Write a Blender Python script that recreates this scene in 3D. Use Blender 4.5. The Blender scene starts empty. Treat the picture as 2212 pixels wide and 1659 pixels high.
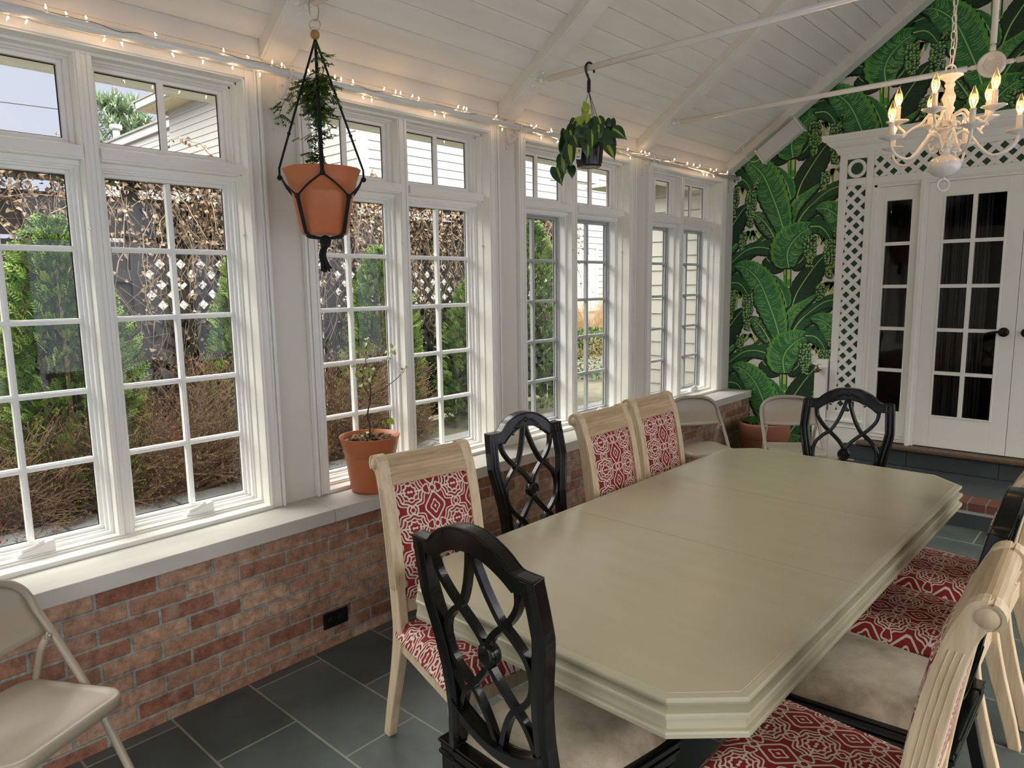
import bpy, bmesh, math, random
from mathutils import Vector, Matrix, noise
PI = math.pi
R = math.radians
rnd = random.Random(7)
C = bpy.context.scene.collection
DEF = []

# ---------------------------------------------------------------- materials
class NX:
    """tiny helper: arithmetic on shader sockets"""
    def __init__(s, nt, sock): s.nt = nt; s.s = sock
    def _m(s, op, *a):
        n = s.nt.nodes.new('ShaderNodeMath'); n.operation = op
        for i, v in enumerate((s,) + a):
            if isinstance(v, NX): s.nt.links.new(v.s, n.inputs[i])
            else: n.inputs[i].default_value = v
        return NX(s.nt, n.outputs[0])
    def __add__(s, o): return s._m('ADD', o)
    def __radd__(s, o): return s._m('ADD', o)
    def __mul__(s, o): return s._m('MULTIPLY', o)
    def __rmul__(s, o): return s._m('MULTIPLY', o)
    def __sub__(s, o): return s._m('SUBTRACT', o)
    def __rsub__(s, o): return (s * -1.0)._m('ADD', o)
    def __truediv__(s, o): return s._m('DIVIDE', o)
    def abs(s): return s._m('ABSOLUTE')
    def cos(s): return s._m('COSINE')
    def sin(s): return s._m('SINE')
    def frac(s): return s._m('FRACT')
    def lt(s, o): return s._m('LESS_THAN', o)
    def gt(s, o): return s._m('GREATER_THAN', o)
    def min(s, o): return s._m('MINIMUM', o)
    def max(s, o): return s._m('MAXIMUM', o)
    def sq(s): return s * s
    def sqrt(s): return s._m('SQRT')
    def atan2(s, o): return s._m('ARCTAN2', o)

def new_mat(name):
    m = bpy.data.materials.new(name); m.use_nodes = True
    nt = m.node_tree; b = nt.nodes['Principled BSDF']
    return m, nt, b

def setc(sock, c): sock.default_value = (c[0], c[1], c[2], 1)

def rgb(h):                                   # sRGB 0-255 -> linear
    return tuple(((v/255)/12.92 if v/255 <= .04045 else (((v/255)+.055)/1.055)**2.4) for v in h)

def mat(name, col, rough=.5, metal=0, var=.06, scale=6, bump=0, bscale=60, stretch=None, coat=0, spec=.5, sheen=0):
    """principled with a noise-driven colour variation and optional noise bump"""
    m, nt, b = new_mat(name)
    tc = nt.nodes.new('ShaderNodeTexCoord'); src = tc.outputs['Object']
    if stretch:
        mp = nt.nodes.new('ShaderNodeMapping'); mp.inputs['Scale'].default_value = stretch
        nt.links.new(src, mp.inputs[0]); src = mp.outputs[0]
    n = nt.nodes.new('ShaderNodeTexNoise'); n.inputs['Scale'].default_value = scale; n.inputs['Detail'].default_value = 3
    nt.links.new(src, n.inputs['Vector'])
    mx = nt.nodes.new('ShaderNodeMix'); mx.data_type = 'RGBA'
    setc(mx.inputs[6], [max(0, v*(1-var*1.6)) for v in col]); setc(mx.inputs[7], [min(1, v*(1+var*1.6)) for v in col])
    nt.links.new(n.outputs[0], mx.inputs[0]); nt.links.new(mx.outputs[2], b.inputs['Base Color'])
    b.inputs['Roughness'].default_value = rough; b.inputs['Metallic'].default_value = metal
    b.inputs['Coat Weight'].default_value = coat; b.inputs['Specular IOR Level'].default_value = spec
    if coat: b.inputs['Coat Roughness'].default_value = .08
    if sheen: b.inputs['Sheen Weight'].default_value = sheen
    if bump:
        n2 = nt.nodes.new('ShaderNodeTexNoise'); n2.inputs['Scale'].default_value = bscale; n2.inputs['Detail'].default_value = 4
        nt.links.new(src, n2.inputs['Vector'])
        bp = nt.nodes.new('ShaderNodeBump'); bp.inputs['Strength'].default_value = bump; bp.inputs['Distance'].default_value = .004
        nt.links.new(n2.outputs[0], bp.inputs['Height']); nt.links.new(bp.outputs[0], b.inputs['Normal'])
    return m

def mat_wood(name, c1, c2, rough=.55, scale=(2, 2, 26), grain=9, dark=None):
    m, nt, b = new_mat(name)
    tc = nt.nodes.new('ShaderNodeTexCoord')
    mp = nt.nodes.new('ShaderNodeMapping'); mp.inputs['Scale'].default_value = (1/scale[0]*20, 1/scale[1]*20, 1/scale[2]*20)
    nt.links.new(tc.outputs['Object'], mp.inputs[0])
    n = nt.nodes.new('ShaderNodeTexNoise'); n.inputs['Scale'].default_value = grain; n.inputs['Detail'].default_value = 5; n.inputs['Roughness'].default_value = .65
    nt.links.new(mp.outputs[0], n.inputs['Vector'])
    cr = nt.nodes.new('ShaderNodeValToRGB'); nt.links.new(n.outputs[0], cr.inputs[0])
    e = cr.color_ramp.elements; e[0].position = .35; e[0].color = (*c1, 1); e[1].position = .62; e[1].color = (*c2, 1)
    if dark:
        x = cr.color_ramp.elements.new(.27); x.color = (*dark, 1)
    nt.links.new(cr.outputs[0], b.inputs['Base Color']); b.inputs['Roughness'].default_value = rough
    bp = nt.nodes.new('ShaderNodeBump'); bp.inputs['Strength'].default_value = .25; bp.inputs['Distance'].default_value = .002
    nt.links.new(n.outputs[0], bp.inputs['Height']); nt.links.new(bp.outputs[0], b.inputs['Normal'])
    return m

M = {}
M['trim'] = mat('white_paint_trim', (.84, .825, .765), .35, var=.025, scale=3)
M['wallp'] = mat('cream_wall_paint', (.73, .69, .62), .6, var=.03, scale=2)
M['ceil'] = mat('whitewashed_boards', (.74, .71, .64), .55, var=.07, scale=2.2, stretch=(6, .8, 6), bump=.12, bscale=30)
M['sash'] = mat('white_sash_paint', (.85, .845, .82), .3, var=.02)
M['sashshade'] = mat('white_sash_shaded', (.40, .41, .42), .35, var=.03)  # white sash greyed: shade of the far bays put into the colour
M['enamel'] = mat('white_enamel', (.78, .75, .69), .18, var=.01, coat=.4)
M['black'] = mat('black_lacquer', (.004, .004, .004), .20, var=.3, scale=20, coat=.12, bump=.06, bscale=90, spec=.35)
M['cord'] = mat('black_cord', (.006, .006, .007), .8, var=.2, bump=.8, bscale=300)
M['plastic'] = mat('black_plastic', (.008, .008, .009), .22, var=.1, bump=.15, bscale=200)
M['blackplastic'] = mat('black_socket_plastic', (.006, .006, .006), .3, var=.1)
M['terra'] = mat('terracotta_plastic', (.54, .165, .060), .42, var=.05, bump=.06, bscale=150)
M['clay'] = mat('terracotta_clay', (.30, .11, .06), .8, var=.14, bump=.3, bscale=60)
M['soil'] = mat('potting_soil', (.035, .02, .012), .95, var=.5, scale=60, bump=1, bscale=90)
M['chip'] = mat('bark_chips', (.22, .13, .075), .9, var=.4, scale=40)
M['steel'] = mat('steel', (.55, .52, .48), .25, 1)
M['foldmetal'] = mat('beige_enamelled_steel', (.37, .315, .245), .3, var=.02, bump=.03, bscale=400)
M['leafG'] = mat('dark_leaf', (.045, .12, .018), .4, var=.5, scale=30)
M['leafPh'] = mat('philodendron_leaf', (.022, .07, .018), .25, var=.35, scale=15)
M['leafLime'] = mat('lime_leaf', (.30, .40, .05), .35, var=.3, scale=20)
M['leafPale'] = mat('pale_leaf', (.42, .50, .16), .45, var=.3, scale=30)
M['twig'] = mat('brown_twig', (.09, .05, .03), .8, var=.4, scale=30)
M['wood_ball'] = mat('wood_bead', (.40, .19, .05), .4, var=.1)
def cush_mat():
    m, nt, b = new_mat('cream_velour')
    tc = nt.nodes.new('ShaderNodeTexCoord')
    n = nt.nodes.new('ShaderNodeTexNoise'); n.inputs['Scale'].default_value = 5.5; n.inputs['Detail'].default_value = 8; n.inputs['Roughness'].default_value = .62
    nt.links.new(tc.outputs['Object'], n.inputs['Vector'])
    cr = nt.nodes.new('ShaderNodeValToRGB'); nt.links.new(n.outputs[0], cr.inputs[0]); e = cr.color_ramp.elements
    e[0].position = .30; e[0].color = (.19, .135, .085, 1); e[1].position = .62; e[1].color = (.56, .475, .35, 1)
    x = e.new(.45); x.color = (.38, .315, .225, 1)
    nt.links.new(cr.outputs[0], b.inputs['Base Color']); b.inputs['Roughness'].default_value = .95; b.inputs['Sheen Weight'].default_value = .25
    n2 = nt.nodes.new('ShaderNodeTexNoise'); n2.inputs['Scale'].default_value = 260; n2.inputs['Detail'].default_value = 3; nt.links.new(tc.outputs['Object'], n2.inputs['Vector'])
    bp = nt.nodes.new('ShaderNodeBump'); bp.inputs['Strength'].default_value = .6; bp.inputs['Distance'].default_value = .003
    nt.links.new(n2.outputs[0], bp.inputs['Height']); nt.links.new(bp.outputs[0], b.inputs['Normal'])
    return m
M['cush'] = cush_mat()
M['table'] = mat('sage_cream_paint', (.50, .445, .315), .20, var=.035, scale=3, stretch=(1, 6, 1), bump=.05, bscale=35, spec=.45)
M['tabledge'] = mat('antiqued_paint', (.50, .46, .33), .36, var=.10, scale=5, stretch=(1, .4, 6), bump=.08, bscale=30)
M['stone'] = mat('limestone', (.58, .555, .51), .6, var=.12, scale=9, stretch=(1, .35, 1), bump=.12, bscale=90)
M['thresh'] = mat_wood('threshold_wood', (.055, .032, .018), (.12, .07, .04), .4, (2, 26, 2))
M['pine'] = mat_wood('bleached_pine', (.58, .43, .27), (.73, .59, .41), .5, (3, 3, 34), 7, dark=(.44, .28, .15))
M['pinedark'] = mat_wood('bleached_pine_cap', (.45, .31, .18), (.62, .47, .31), .5, (3, 34, 3), 7, dark=(.27, .15, .07))
M['greenp'] = mat('green_panel', (.018, .075, .03), .6, var=.1)
M['bulbbase'] = mat('candle_sleeve', (.78, .72, .62), .35, var=.02)
M['brass'] = mat('aged_brass', (.16, .09, .04), .35, 1)
M['ceramic'] = mat('white_ceramic', (.85, .84, .82), .1, var=.01, coat=.5)
M['bronze'] = mat('dark_bronze', (.012, .009, .008), .3, .6)
M['tagw'] = mat('white_label', (.75, .75, .73), .4, var=.02)
M['tagy'] = mat('yellow_label', (.75, .62, .03), .4, var=.02)
M['tagk'] = mat('black_print', (.01, .01, .01), .4)
M['ducting'] = mat('white_plastic_panel', (.60, .58, .57), .4, var=.02)

def glass_mat(name, tint=(.97, .98, .98), ior=1.45, boost=1.0, rough=.015, gc=1.0):
    m, nt, b = new_mat(name); nt.nodes.remove(b)
    out = nt.nodes['Material Output']
    tr = nt.nodes.new('ShaderNodeBsdfTransparent'); setc(tr.inputs[0], tint)
    gl = nt.nodes.new('ShaderNodeBsdfGlossy'); gl.inputs['Roughness'].default_value = rough; setc(gl.inputs[0], (gc, gc, gc))
    fr = nt.nodes.new('ShaderNodeFresnel'); fr.inputs[0].default_value = ior
    f2 = NX(nt, fr.outputs[0]) * boost
    mx = nt.nodes.new('ShaderNodeMixShader')
    nt.links.new(f2.min(1.0).s, mx.inputs[0]); nt.links.new(tr.outputs[0], mx.inputs[1]); nt.links.new(gl.outputs[0], mx.inputs[2])
    nt.links.new(mx.outputs[0], out.inputs[0]); return m
M['glass'] = glass_mat('window_glass', boost=.85)
M['bulbglass'] = glass_mat('bulb_glass', (1, .90, .72), 1.5, 1.2, .25, .45)

def emit(name, col, s):
    m, nt, b = new_mat(name); b.inputs['Emission Color'].default_value = (*col, 1); b.inputs['Emission Strength'].default_value = s
    setc(b.inputs['Base Color'], col); return m
M['filament'] = emit('glowing_filament', (1, .62, .28), 40)
M['fairy'] = emit('fairy_light_glow', (1, .60, .30), 50)

def floor_mat():
    m, nt, b = new_mat('slate_tiles')
    tc = nt.nodes.new('ShaderNodeTexCoord')
    mp = nt.nodes.new('ShaderNodeMapping'); mp.inputs['Location'].default_value = (-.06, -.96 + .315*20, 0)
    nt.links.new(tc.outputs['Object'], mp.inputs[0])
    br = nt.nodes.new('ShaderNodeTexBrick'); br.offset = .5
    br.inputs['Scale'].default_value = 1; br.inputs['Brick Width'].default_value = .64; br.inputs['Row Height'].default_value = .315
    br.inputs['Mortar Size'].default_value = .0048; br.inputs['Mortar Smooth'].default_value = .2
    setc(br.inputs['Color1'], (.062, .080, .078)); setc(br.inputs['Color2'], (.100, .122, .118)); setc(br.inputs['Mortar'], (.26, .25, .22))
    nt.links.new(mp.outputs[0], br.inputs['Vector'])
    n = nt.nodes.new('ShaderNodeTexNoise'); n.inputs['Scale'].default_value = 5; n.inputs['Detail'].default_value = 6; n.inputs['Roughness'].default_value = .6
    nt.links.new(tc.outputs['Object'], n.inputs['Vector'])
    cr = nt.nodes.new('ShaderNodeValToRGB'); nt.links.new(n.outputs[0], cr.inputs[0])
    cr.color_ramp.elements[0].position = .3; cr.color_ramp.elements[0].color = (.72, .72, .72, 1)
    cr.color_ramp.elements[1].position = .75; cr.color_ramp.elements[1].color = (1.25, 1.22, 1.2, 1)
    mx = nt.nodes.new('ShaderNodeMix'); mx.data_type = 'RGBA'; mx.blend_type = 'MULTIPLY'; mx.inputs[0].default_value = 1
    nt.links.new(br.outputs[0], mx.inputs[6]); nt.links.new(cr.outputs[0], mx.inputs[7]); nt.links.new(mx.outputs[2], b.inputs['Base Color'])
    b.inputs['Roughness'].default_value = .34
    h = NX(nt, n.outputs[0]) * .35 - NX(nt, br.outputs['Fac']) * .5
    bp = nt.nodes.new('ShaderNodeBump'); bp.inputs['Strength'].default_value = .5; bp.inputs['Distance'].default_value = .006
    nt.links.new(h.s, bp.inputs['Height']); nt.links.new(bp.outputs[0], b.inputs['Normal'])
    return m
M['floor'] = floor_mat()
M['slate'] = mat('slate', (.042, .052, .055), .45, var=.25, scale=5, bump=.3, bscale=12)

def brick_mat():
    m, nt, b = new_mat('red_brick')
    tc = nt.nodes.new('ShaderNodeTexCoord')
    sp = nt.nodes.new('ShaderNodeSeparateXYZ'); nt.links.new(tc.outputs['Object'], sp.inputs[0])
    cb = nt.nodes.new('ShaderNodeCombineXYZ')
    a = NX(nt, sp.outputs[1]) + NX(nt, sp.outputs[0]) + (-1.166 + .2125*20)
    nt.links.new(a.s, cb.inputs[0]); nt.links.new((NX(nt, sp.outputs[2]) + (-.598 + .0685*10)).s, cb.inputs[1])
    nz = nt.nodes.new('ShaderNodeTexNoise'); nz.inputs['Scale'].default_value = 9; nz.inputs['Detail'].default_value = 2
    nt.links.new(tc.outputs['Object'], nz.inputs['Vector'])
    # slight wobble of the joints
    vm = nt.nodes.new('ShaderNodeVectorMath'); vm.operation = 'MULTIPLY_ADD'; vm.inputs[1].default_value = (.006, .006, 0)
    nt.links.new(nz.outputs[1], vm.inputs[0]); nt.links.new(cb.outputs[0], vm.inputs[2])
    br = nt.nodes.new('ShaderNodeTexBrick'); br.offset = .5
    br.inputs['Scale'].default_value = 1; br.inputs['Brick Width'].default_value = .2125; br.inputs['Row Height'].default_value = .0685
    br.inputs['Mortar Size'].default_value = .0068; br.inputs['Mortar Smooth'].default_value = .2
    setc(br.inputs['Color1'], (.22, .085, .048)); setc(br.inputs['Color2'], (.43, .275, .18)); setc(br.inputs['Mortar'], (.27, .262, .23))
    nt.links.new(vm.outputs[0], br.inputs['Vector'])
    n = nt.nodes.new('ShaderNodeTexNoise'); n.inputs['Scale'].default_value = 22; n.inputs['Detail'].default_value = 7; n.inputs['Roughness'].default_value = .7
    nt.links.new(tc.outputs['Object'], n.inputs['Vector'])
    cr = nt.nodes.new('ShaderNodeValToRGB'); nt.links.new(n.outputs[0], cr.inputs[0])
    cr.color_ramp.elements[0].position = .3; cr.color_ramp.elements[0].color = (.55, .5, .48, 1)
    cr.color_ramp.elements[1].position = .72; cr.color_ramp.elements[1].color = (1.7, 1.75, 1.8, 1)
    mx = nt.nodes.new('ShaderNodeMix'); mx.data_type = 'RGBA'; mx.blend_type = 'MULTIPLY'; mx.inputs[0].default_value = 1.0
    nt.links.new(br.outputs[0], mx.inputs[6]); nt.links.new(cr.outputs[0], mx.inputs[7])
    # chalky white blooms on some bricks
    n3 = nt.nodes.new('ShaderNodeTexNoise'); n3.inputs['Scale'].default_value = 6.5; n3.inputs['Detail'].default_value = 5
    nt.links.new(tc.outputs['Object'], n3.inputs['Vector'])
    w = ((NX(nt, n3.outputs[0]) - .60) * 6).max(0).min(.55)
    mx2 = nt.nodes.new('ShaderNodeMix'); mx2.data_type = 'RGBA'; nt.links.new(w.s, mx2.inputs[0])
    nt.links.new(mx.outputs[2], mx2.inputs[6]); setc(mx2.inputs[7], (.42, .33, .28))
    # sand speckles
    n4 = nt.nodes.new('ShaderNodeTexNoise'); n4.inputs['Scale'].default_value = 190; n4.inputs['Detail'].default_value = 1
    nt.links.new(tc.outputs['Object'], n4.inputs['Vector'])
    mx3 = nt.nodes.new('ShaderNodeMix'); mx3.data_type = 'RGBA'; nt.links.new(NX(nt, n4.outputs[0]).gt(.735).s, mx3.inputs[0])
    nt.links.new(mx2.outputs[2], mx3.inputs[6]); setc(mx3.inputs[7], (.6, .5, .4))
    nt.links.new(mx3.outputs[2], b.inputs['Base Color'])
    b.inputs['Roughness'].default_value = .85
    h = NX(nt, n.outputs[0]) * .4 - NX(nt, br.outputs['Fac']) * 1.0
    bp = nt.nodes.new('ShaderNodeBump'); bp.inputs['Strength'].default_value = .9; bp.inputs['Distance'].default_value = .008
    nt.links.new(h.s, bp.inputs['Height']); nt.links.new(bp.outputs[0], b.inputs['Normal'])
    return m
M['brick'] = brick_mat()
M['paver'] = mat('red_paver', (.13, .045, .032), .7, var=.2, scale=12, bump=.3, bscale=60)
M['mortar'] = mat('mortar', (.36, .34, .31), .9, var=.1)

def fabric_mat():
    m, nt, b = new_mat('red_trellis_fabric')
    uv = nt.nodes.new('ShaderNodeUVMap'); uv.uv_map = 'UVMap'
    sp = nt.nodes.new('ShaderNodeSeparateXYZ'); nt.links.new(uv.outputs[0], sp.inputs[0])
    PU, PV = .18, .124
    U = NX(nt, sp.outputs[0]); V = NX(nt, sp.outputs[1])
    x = ((U/PU + 20.5).frac() - .5).abs() * PU
    y = ((V/PV + 20.5).frac() - .5).abs() * PV
    x2 = PU/2 - x; y2 = PV/2 - y
    def ln(a, c): return (a.sq() + c.sq()).sqrt()
    def lob(a, c, n, k): return ln(a, c) * (1 - (c.atan2(a) * n).cos() * k)
    def L(f, r, w=.0034): return (f - r).abs().lt(w)
    mo = lob(x*.95, y, 8, .06); st = lob(x, y, 8, -.10)
    c = ln(x, y2); ci = lob(x, y2, 6, .12)
    dm = (x2*.75 + y2*.62).max(ln(x2, y2*.8) * .86); di = lob(x2, y2*.8, 4, .16)
    o = lob(x2, y, 6, .06); cl = lob(x - .0635, y, 3, -.20)
    inM = mo.lt(.0480)
    w1 = L(mo, .0455).max(L(st, .0215)).max(L(mo, .0325, .0024)).max(ln(x - .0065, y).lt(.0045)).max(y.lt(.0024) * x.lt(.008))
    w1 = w1.max(st.gt(.0215) * y.lt(.0030)).max(mo.gt(.0325) * (x - y).abs().lt(.0030)) * inM
    n1 = 1 - inM
    inC = c.lt(.0235) * n1
    w2 = L(c, .0208).max(L(ci, .0095, .0023)) * inC
    n2 = n1 * (1 - c.lt(.0235))
    inD = dm.lt(.0365) * n2
    w3 = L(dm, .0342).max(L(di, .0150, .0024)).max(di.lt(.0042)) * inD
    n3 = n2 * (1 - dm.lt(.0365))
    inO = o.lt(.0128) * n3
    w4 = L(o, .0104, .0024) * inO
    n4 = n3 * (1 - o.lt(.0128))
    w5 = L(cl, .0140, .0023) * n4
    w6 = L(mo, .0560, .0022) * n4 * (1 - cl.lt(.0163))
    W = w1.max(w2).max(w3).max(w4).max(w5).max(w6)
    mx = nt.nodes.new('ShaderNodeMix'); mx.data_type = 'RGBA'; nt.links.new(W.s, mx.inputs[0])
    setc(mx.inputs[6], (.26, .014, .014)); setc(mx.inputs[7], (.72, .62, .52))
    nt.links.new(mx.outputs[2], b.inputs['Base Color']); b.inputs['Roughness'].default_value = .85
    return m
M['fabric'] = fabric_mat()

def metal_grain(): pass

# ---------------------------------------------------------------- mesh builder
class MB:
    def __init__(s): s.v = []; s.f = []; s.mi = []; s.sm = []; s.uv = {}
    def vert(s, p): s.v.append(tuple(p)); return len(s.v) - 1
    def face(s, idx, m=0, smooth=False): s.f.append(tuple(idx)); s.mi.append(m); s.sm.append(smooth)
    def poly(s, pts, m=0, smooth=False):
        i = len(s.v); s.v += [tuple(p) for p in pts]; s.face(range(i, i+len(pts)), m, smooth)
    def box(s, x0, x1, y0, y1, z0, z1, m=0):
        if x0 > x1: x0, x1 = x1, x0
        if y0 > y1: y0, y1 = y1, y0
        if z0 > z1: z0, z1 = z1, z0
        i = len(s.v)
        s.v += [(x0, y0, z0), (x1, y0, z0), (x1, y1, z0), (x0, y1, z0), (x0, y0, z1), (x1, y0, z1), (x1, y1, z1), (x0, y1, z1)]
        for q in ((0, 3, 2, 1), (4, 5, 6, 7), (0, 1, 5, 4), (1, 2, 6, 5), (2, 3, 7, 6), (3, 0, 4, 7)): s.face([i+k for k in q], m)
        return s
    def hexa(s, p8, m=0):                     # 8 arbitrary corners, same order as box
        i = len(s.v); s.v += [tuple(p) for p in p8]
        for q in ((0, 3, 2, 1), (4, 5, 6, 7), (0, 1, 5, 4), (1, 2, 6, 5), (2, 3, 7, 6), (3, 0, 4, 7)): s.face([i+k for k in q], m)
        return s
    def obox(s, c, ax, half, m=0):            # oriented box: centre, 3 axes, half sizes
        c = Vector(c); a = [Vector(ax[k]).normalized()*half[k] for k in range(3)]
        P = [c+a[0]*i+a[1]*j+a[2]*k for k in (-1, 1) for (i, j) in ((-1, -1), (1, -1), (1, 1), (-1, 1))]
        return s.hexa(P, m)
    def sweep(s, path, ring, m=0, smooth=True, closed=False, cap=True, up=None, scales=None, twist=None):
        """sweep a closed 2-D ring [(a,b)] along 3-D path with parallel transport frame"""
        P = [Vector(p) for p in path]; n = len(P); K = len(ring)
        T = []
        for i in range(n):
            if closed: t = P[(i+1) % n]-P[i-1]
            else: t = P[min(i+1, n-1)]-P[max(i-1, 0)]
            T.append(t.normalized() if t.length > 1e-9 else Vector((0, 0, 1)))
        u = Vector(up) if up is not None else (Vector((0, 0, 1)) if abs(T[0].z) < .9 else Vector((1, 0, 0)))
        base = len(s.v); a = None
        for i in range(n):
            if up is not None:
                a = (u - T[i]*u.dot(T[i]))
                a = a.normalized() if a.length > 1e-6 else Vector((1, 0, 0))
            else:
                if a is None: a = (u - T[i]*u.dot(T[i])).normalized()
                else:
                    a = a - T[i]*a.dot(T[i]); a = a.normalized() if a.length > 1e-6 else u
            b = T[i].cross(a)
            sc = scales[i] if scales else 1
            if not isinstance(sc, (tuple, list)): sc = (sc, sc)
            aa, bb = a, b
            if twist:
                ct, st_ = math.cos(twist[i]), math.sin(twist[i]); aa, bb = a*ct+b*st_, b*ct-a*st_
            for (p, q) in ring: s.v.append(tuple(P[i]+aa*p*sc[0]+bb*q*sc[1]))
        lim = n if closed else n-1
        for i in range(lim):
            for k in range(K):
                k2 = (k+1) % K; i2 = (i+1) % n
                s.face((base+i*K+k, base+i*K+k2, base+i2*K+k2, base+i2*K+k), m, smooth)
        if cap and not closed:
            s.face([base+k for k in range(K)][::-1], m); s.face([base+(n-1)*K+k for k in range(K)], m)
        return s
    def tube(s, path, r, seg=8, m=0, closed=False, cap=True, scales=None, up=None):
        ring = [(math.cos(2*PI*k/seg)*r, math.sin(2*PI*k/seg)*r) for k in range(seg)]
        if isinstance(scales, (list, tuple)) is False and scales: scales = None
        return s.sweep(path, ring, m, True, closed, cap, up, scales)
    def rod(s, a, b, r, seg=10, m=0): return s.tube([a, b], r, seg, m)
    def lathe(s, prof, c=(0, 0, 0), seg=32, m=0, axis='z', smooth=True, ang=2*PI, cap=True, mats=None):
        """prof: [(r, h)]"""
        c = Vector(c); base = len(s.v); K = seg
        for (r, h) in prof:
            for k in range(K):
                a = 2*PI*k/K; p, q = r*math.cos(a), r*math.sin(a)
                v = {'z': (p, q, h), 'x': (h, p, q), 'y': (p, h, q)}[axis]
                s.v.append(tuple(c+Vector(v)))
        for i in range(len(prof)-1):
            mm = mats[i] if mats else m
            for k in range(K):
                k2 = (k+1) % K
                s.face((base+i*K+k, base+i*K+k2, base+(i+1)*K+k2, base+(i+1)*K+k), mm, smooth)
        if cap:
            if prof[0][0] > 1e-5: s.face([base+k for k in range(K)][::-1], m)
            if prof[-1][0] > 1e-5: s.face([base+(len(prof)-1)*K+k for k in range(K)], mats[-1] if mats else m)
        return s
    def prism(s, poly, a0, a1, plane='xz', m=0, smooth=False):
        """extrude 2-D polygon; plane 'xz' -> along y, 'yz' -> along x, 'xy' -> along z"""
        f = {'xz': lambda p, t: (p[0], t, p[1]), 'yz': lambda p, t: (t, p[0], p[1]), 'xy': lambda p, t: (p[0], p[1], t)}[plane]
        n = len(poly); i = len(s.v)
        s.v += [f(p, a0) for p in poly] + [f(p, a1) for p in poly]
        s.face(list(range(i, i+n)), m); s.face(list(range(i+n, i+2*n))[::-1], m)
        for k in range(n): s.face((i+k, i+n+k, i+n+(k+1) % n, i+(k+1) % n), m, smooth)
        return s
    def ball(s, c, r, m=0, seg=12, sc=(1, 1, 1)):
        c = Vector(c); rings = max(4, seg//2); base = len(s.v)
        for i in range(1, rings):
            t = PI*i/rings
            for k in range(seg):
                a = 2*PI*k/seg
                s.v.append((c.x+r*sc[0]*math.sin(t)*math.cos(a), c.y+r*sc[1]*math.sin(t)*math.sin(a), c.z+r*sc[2]*math.cos(t)))
        top = s.vert((c.x, c.y, c.z+r*sc[2])); bot = s.vert((c.x, c.y, c.z-r*sc[2]))
        for i in range(rings-2):
            for k in range(seg):
                k2 = (k+1) % seg
                s.face((base+i*seg+k, base+(i+1)*seg+k, base+(i+1)*seg+k2, base+i*seg+k2), m, True)
        for k in range(seg):
            k2 = (k+1) % seg
            s.face((top, base+k, base+k2), m, True); s.face((bot, base+(rings-2)*seg+k2, base+(rings-2)*seg+k), m, True)
        return s
    def xform(s, mtx, start=0):
        for i in range(start, len(s.v)): s.v[i] = tuple(mtx @ Vector(s.v[i]))
        return s
    def build(s, name, mats, parent=None, world=False, bevel=0, subsurf=0, smooth=None, uvf=None, fixn=True, solid=0):
        if not isinstance(mats, (list, tuple)): mats = [mats]
        me = bpy.data.meshes.new(name)
        off = Vector((0, 0, 0))
        if world and parent is not None:
            p = parent
            while p is not None: off += Vector(p.location); p = p.parent
        vv = [(v[0]-off.x, v[1]-off.y, v[2]-off.z) for v in s.v] if world else s.v
        me.from_pydata(vv, [], s.f)
        for mt in mats: me.materials.append(M[mt] if isinstance(mt, str) else mt)
        me.polygons.foreach_set('material_index', s.mi)
        me.polygons.foreach_set('use_smooth', s.sm if smooth is None else [smooth]*len(s.f))
        if uvf:
            uvl = me.uv_layers.new(name='UVMap')
            for po in me.polygons:
                for li in po.loop_indices:
                    uvl.data[li].uv = uvf(Vector(s.v[me.loops[li].vertex_index]), po.normal)
        me.update()
        if fixn:
            bm = bmesh.new(); bm.from_mesh(me); bmesh.ops.recalc_face_normals(bm, faces=bm.faces); bm.to_mesh(me); bm.free()
        o = bpy.data.objects.new(name, me); C.objects.link(o)
        if parent is not None: o.parent = parent
        if bevel:
            md = o.modifiers.new('bevel', 'BEVEL'); md.width = bevel; md.segments = 2; md.limit_method = 'ANGLE'; md.angle_limit = R(40)
        if subsurf:
            md = o.modifiers.new('sub', 'SUBSURF'); md.levels = subsurf; md.render_levels = subsurf
        if solid:
            md = o.modifiers.new('sol', 'SOLIDIFY'); md.thickness = solid; md.offset = 0
        return o

def tag(o, label=None, cat=None, group=None, kind=None):
    if label: o['label'] = label
    if cat: o['category'] = cat
    if group: o['group'] = group
    if kind: o['kind'] = kind
    return o
def thing(name, label=None, cat=None, loc=(0, 0, 0), rz=0, group=None, kind=None):
    o = bpy.data.objects.new(name, None); C.objects.link(o); o.empty_display_size = .05
    o.location = loc; o.rotation_euler = (0, 0, rz)
    return tag(o, label, cat, group, kind)
def copy_tree(o, parent=None):
    c = o.copy(); C.objects.link(c); c.parent = parent
    for ch in list(o.children): copy_tree(ch, c)
    return c
def place(proto, first, loc, rz, label, group):
    o = proto if first else copy_tree(proto)
    o.location = loc; o.rotation_euler = (0, 0, rz); o['label'] = label; o['group'] = group
    return o
def bez(p0, p1, p2, p3, n):
    out = []
    for i in range(n+1):
        t = i/n; a = (1-t)**3; b = 3*t*(1-t)**2; c = 3*t*t*(1-t); d = t**3
        out.append(tuple(a*p0[k]+b*p1[k]+c*p2[k]+d*p3[k] for k in range(len(p0))))
    return out
def spline(pts, n=8, closed=False):
    """Catmull-Rom through points"""
    P = [Vector(p) for p in pts]; N = len(P); out = []
    rng = range(N) if closed else range(N-1)
    for i in rng:
        if closed: a, b, c, d = P[i-1], P[i], P[(i+1) % N], P[(i+2) % N]
        else: a, b, c, d = P[max(i-1, 0)], P[i], P[i+1], P[min(i+2, N-1)]
        for k in range(n):
            t = k/n
            out.append(.5*((2*b)+(c-a)*t+(2*a-5*b+4*c-d)*t*t+(3*b-a-3*c+d)*t**3))
    if not closed: out.append(P[-1])
    return out

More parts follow.
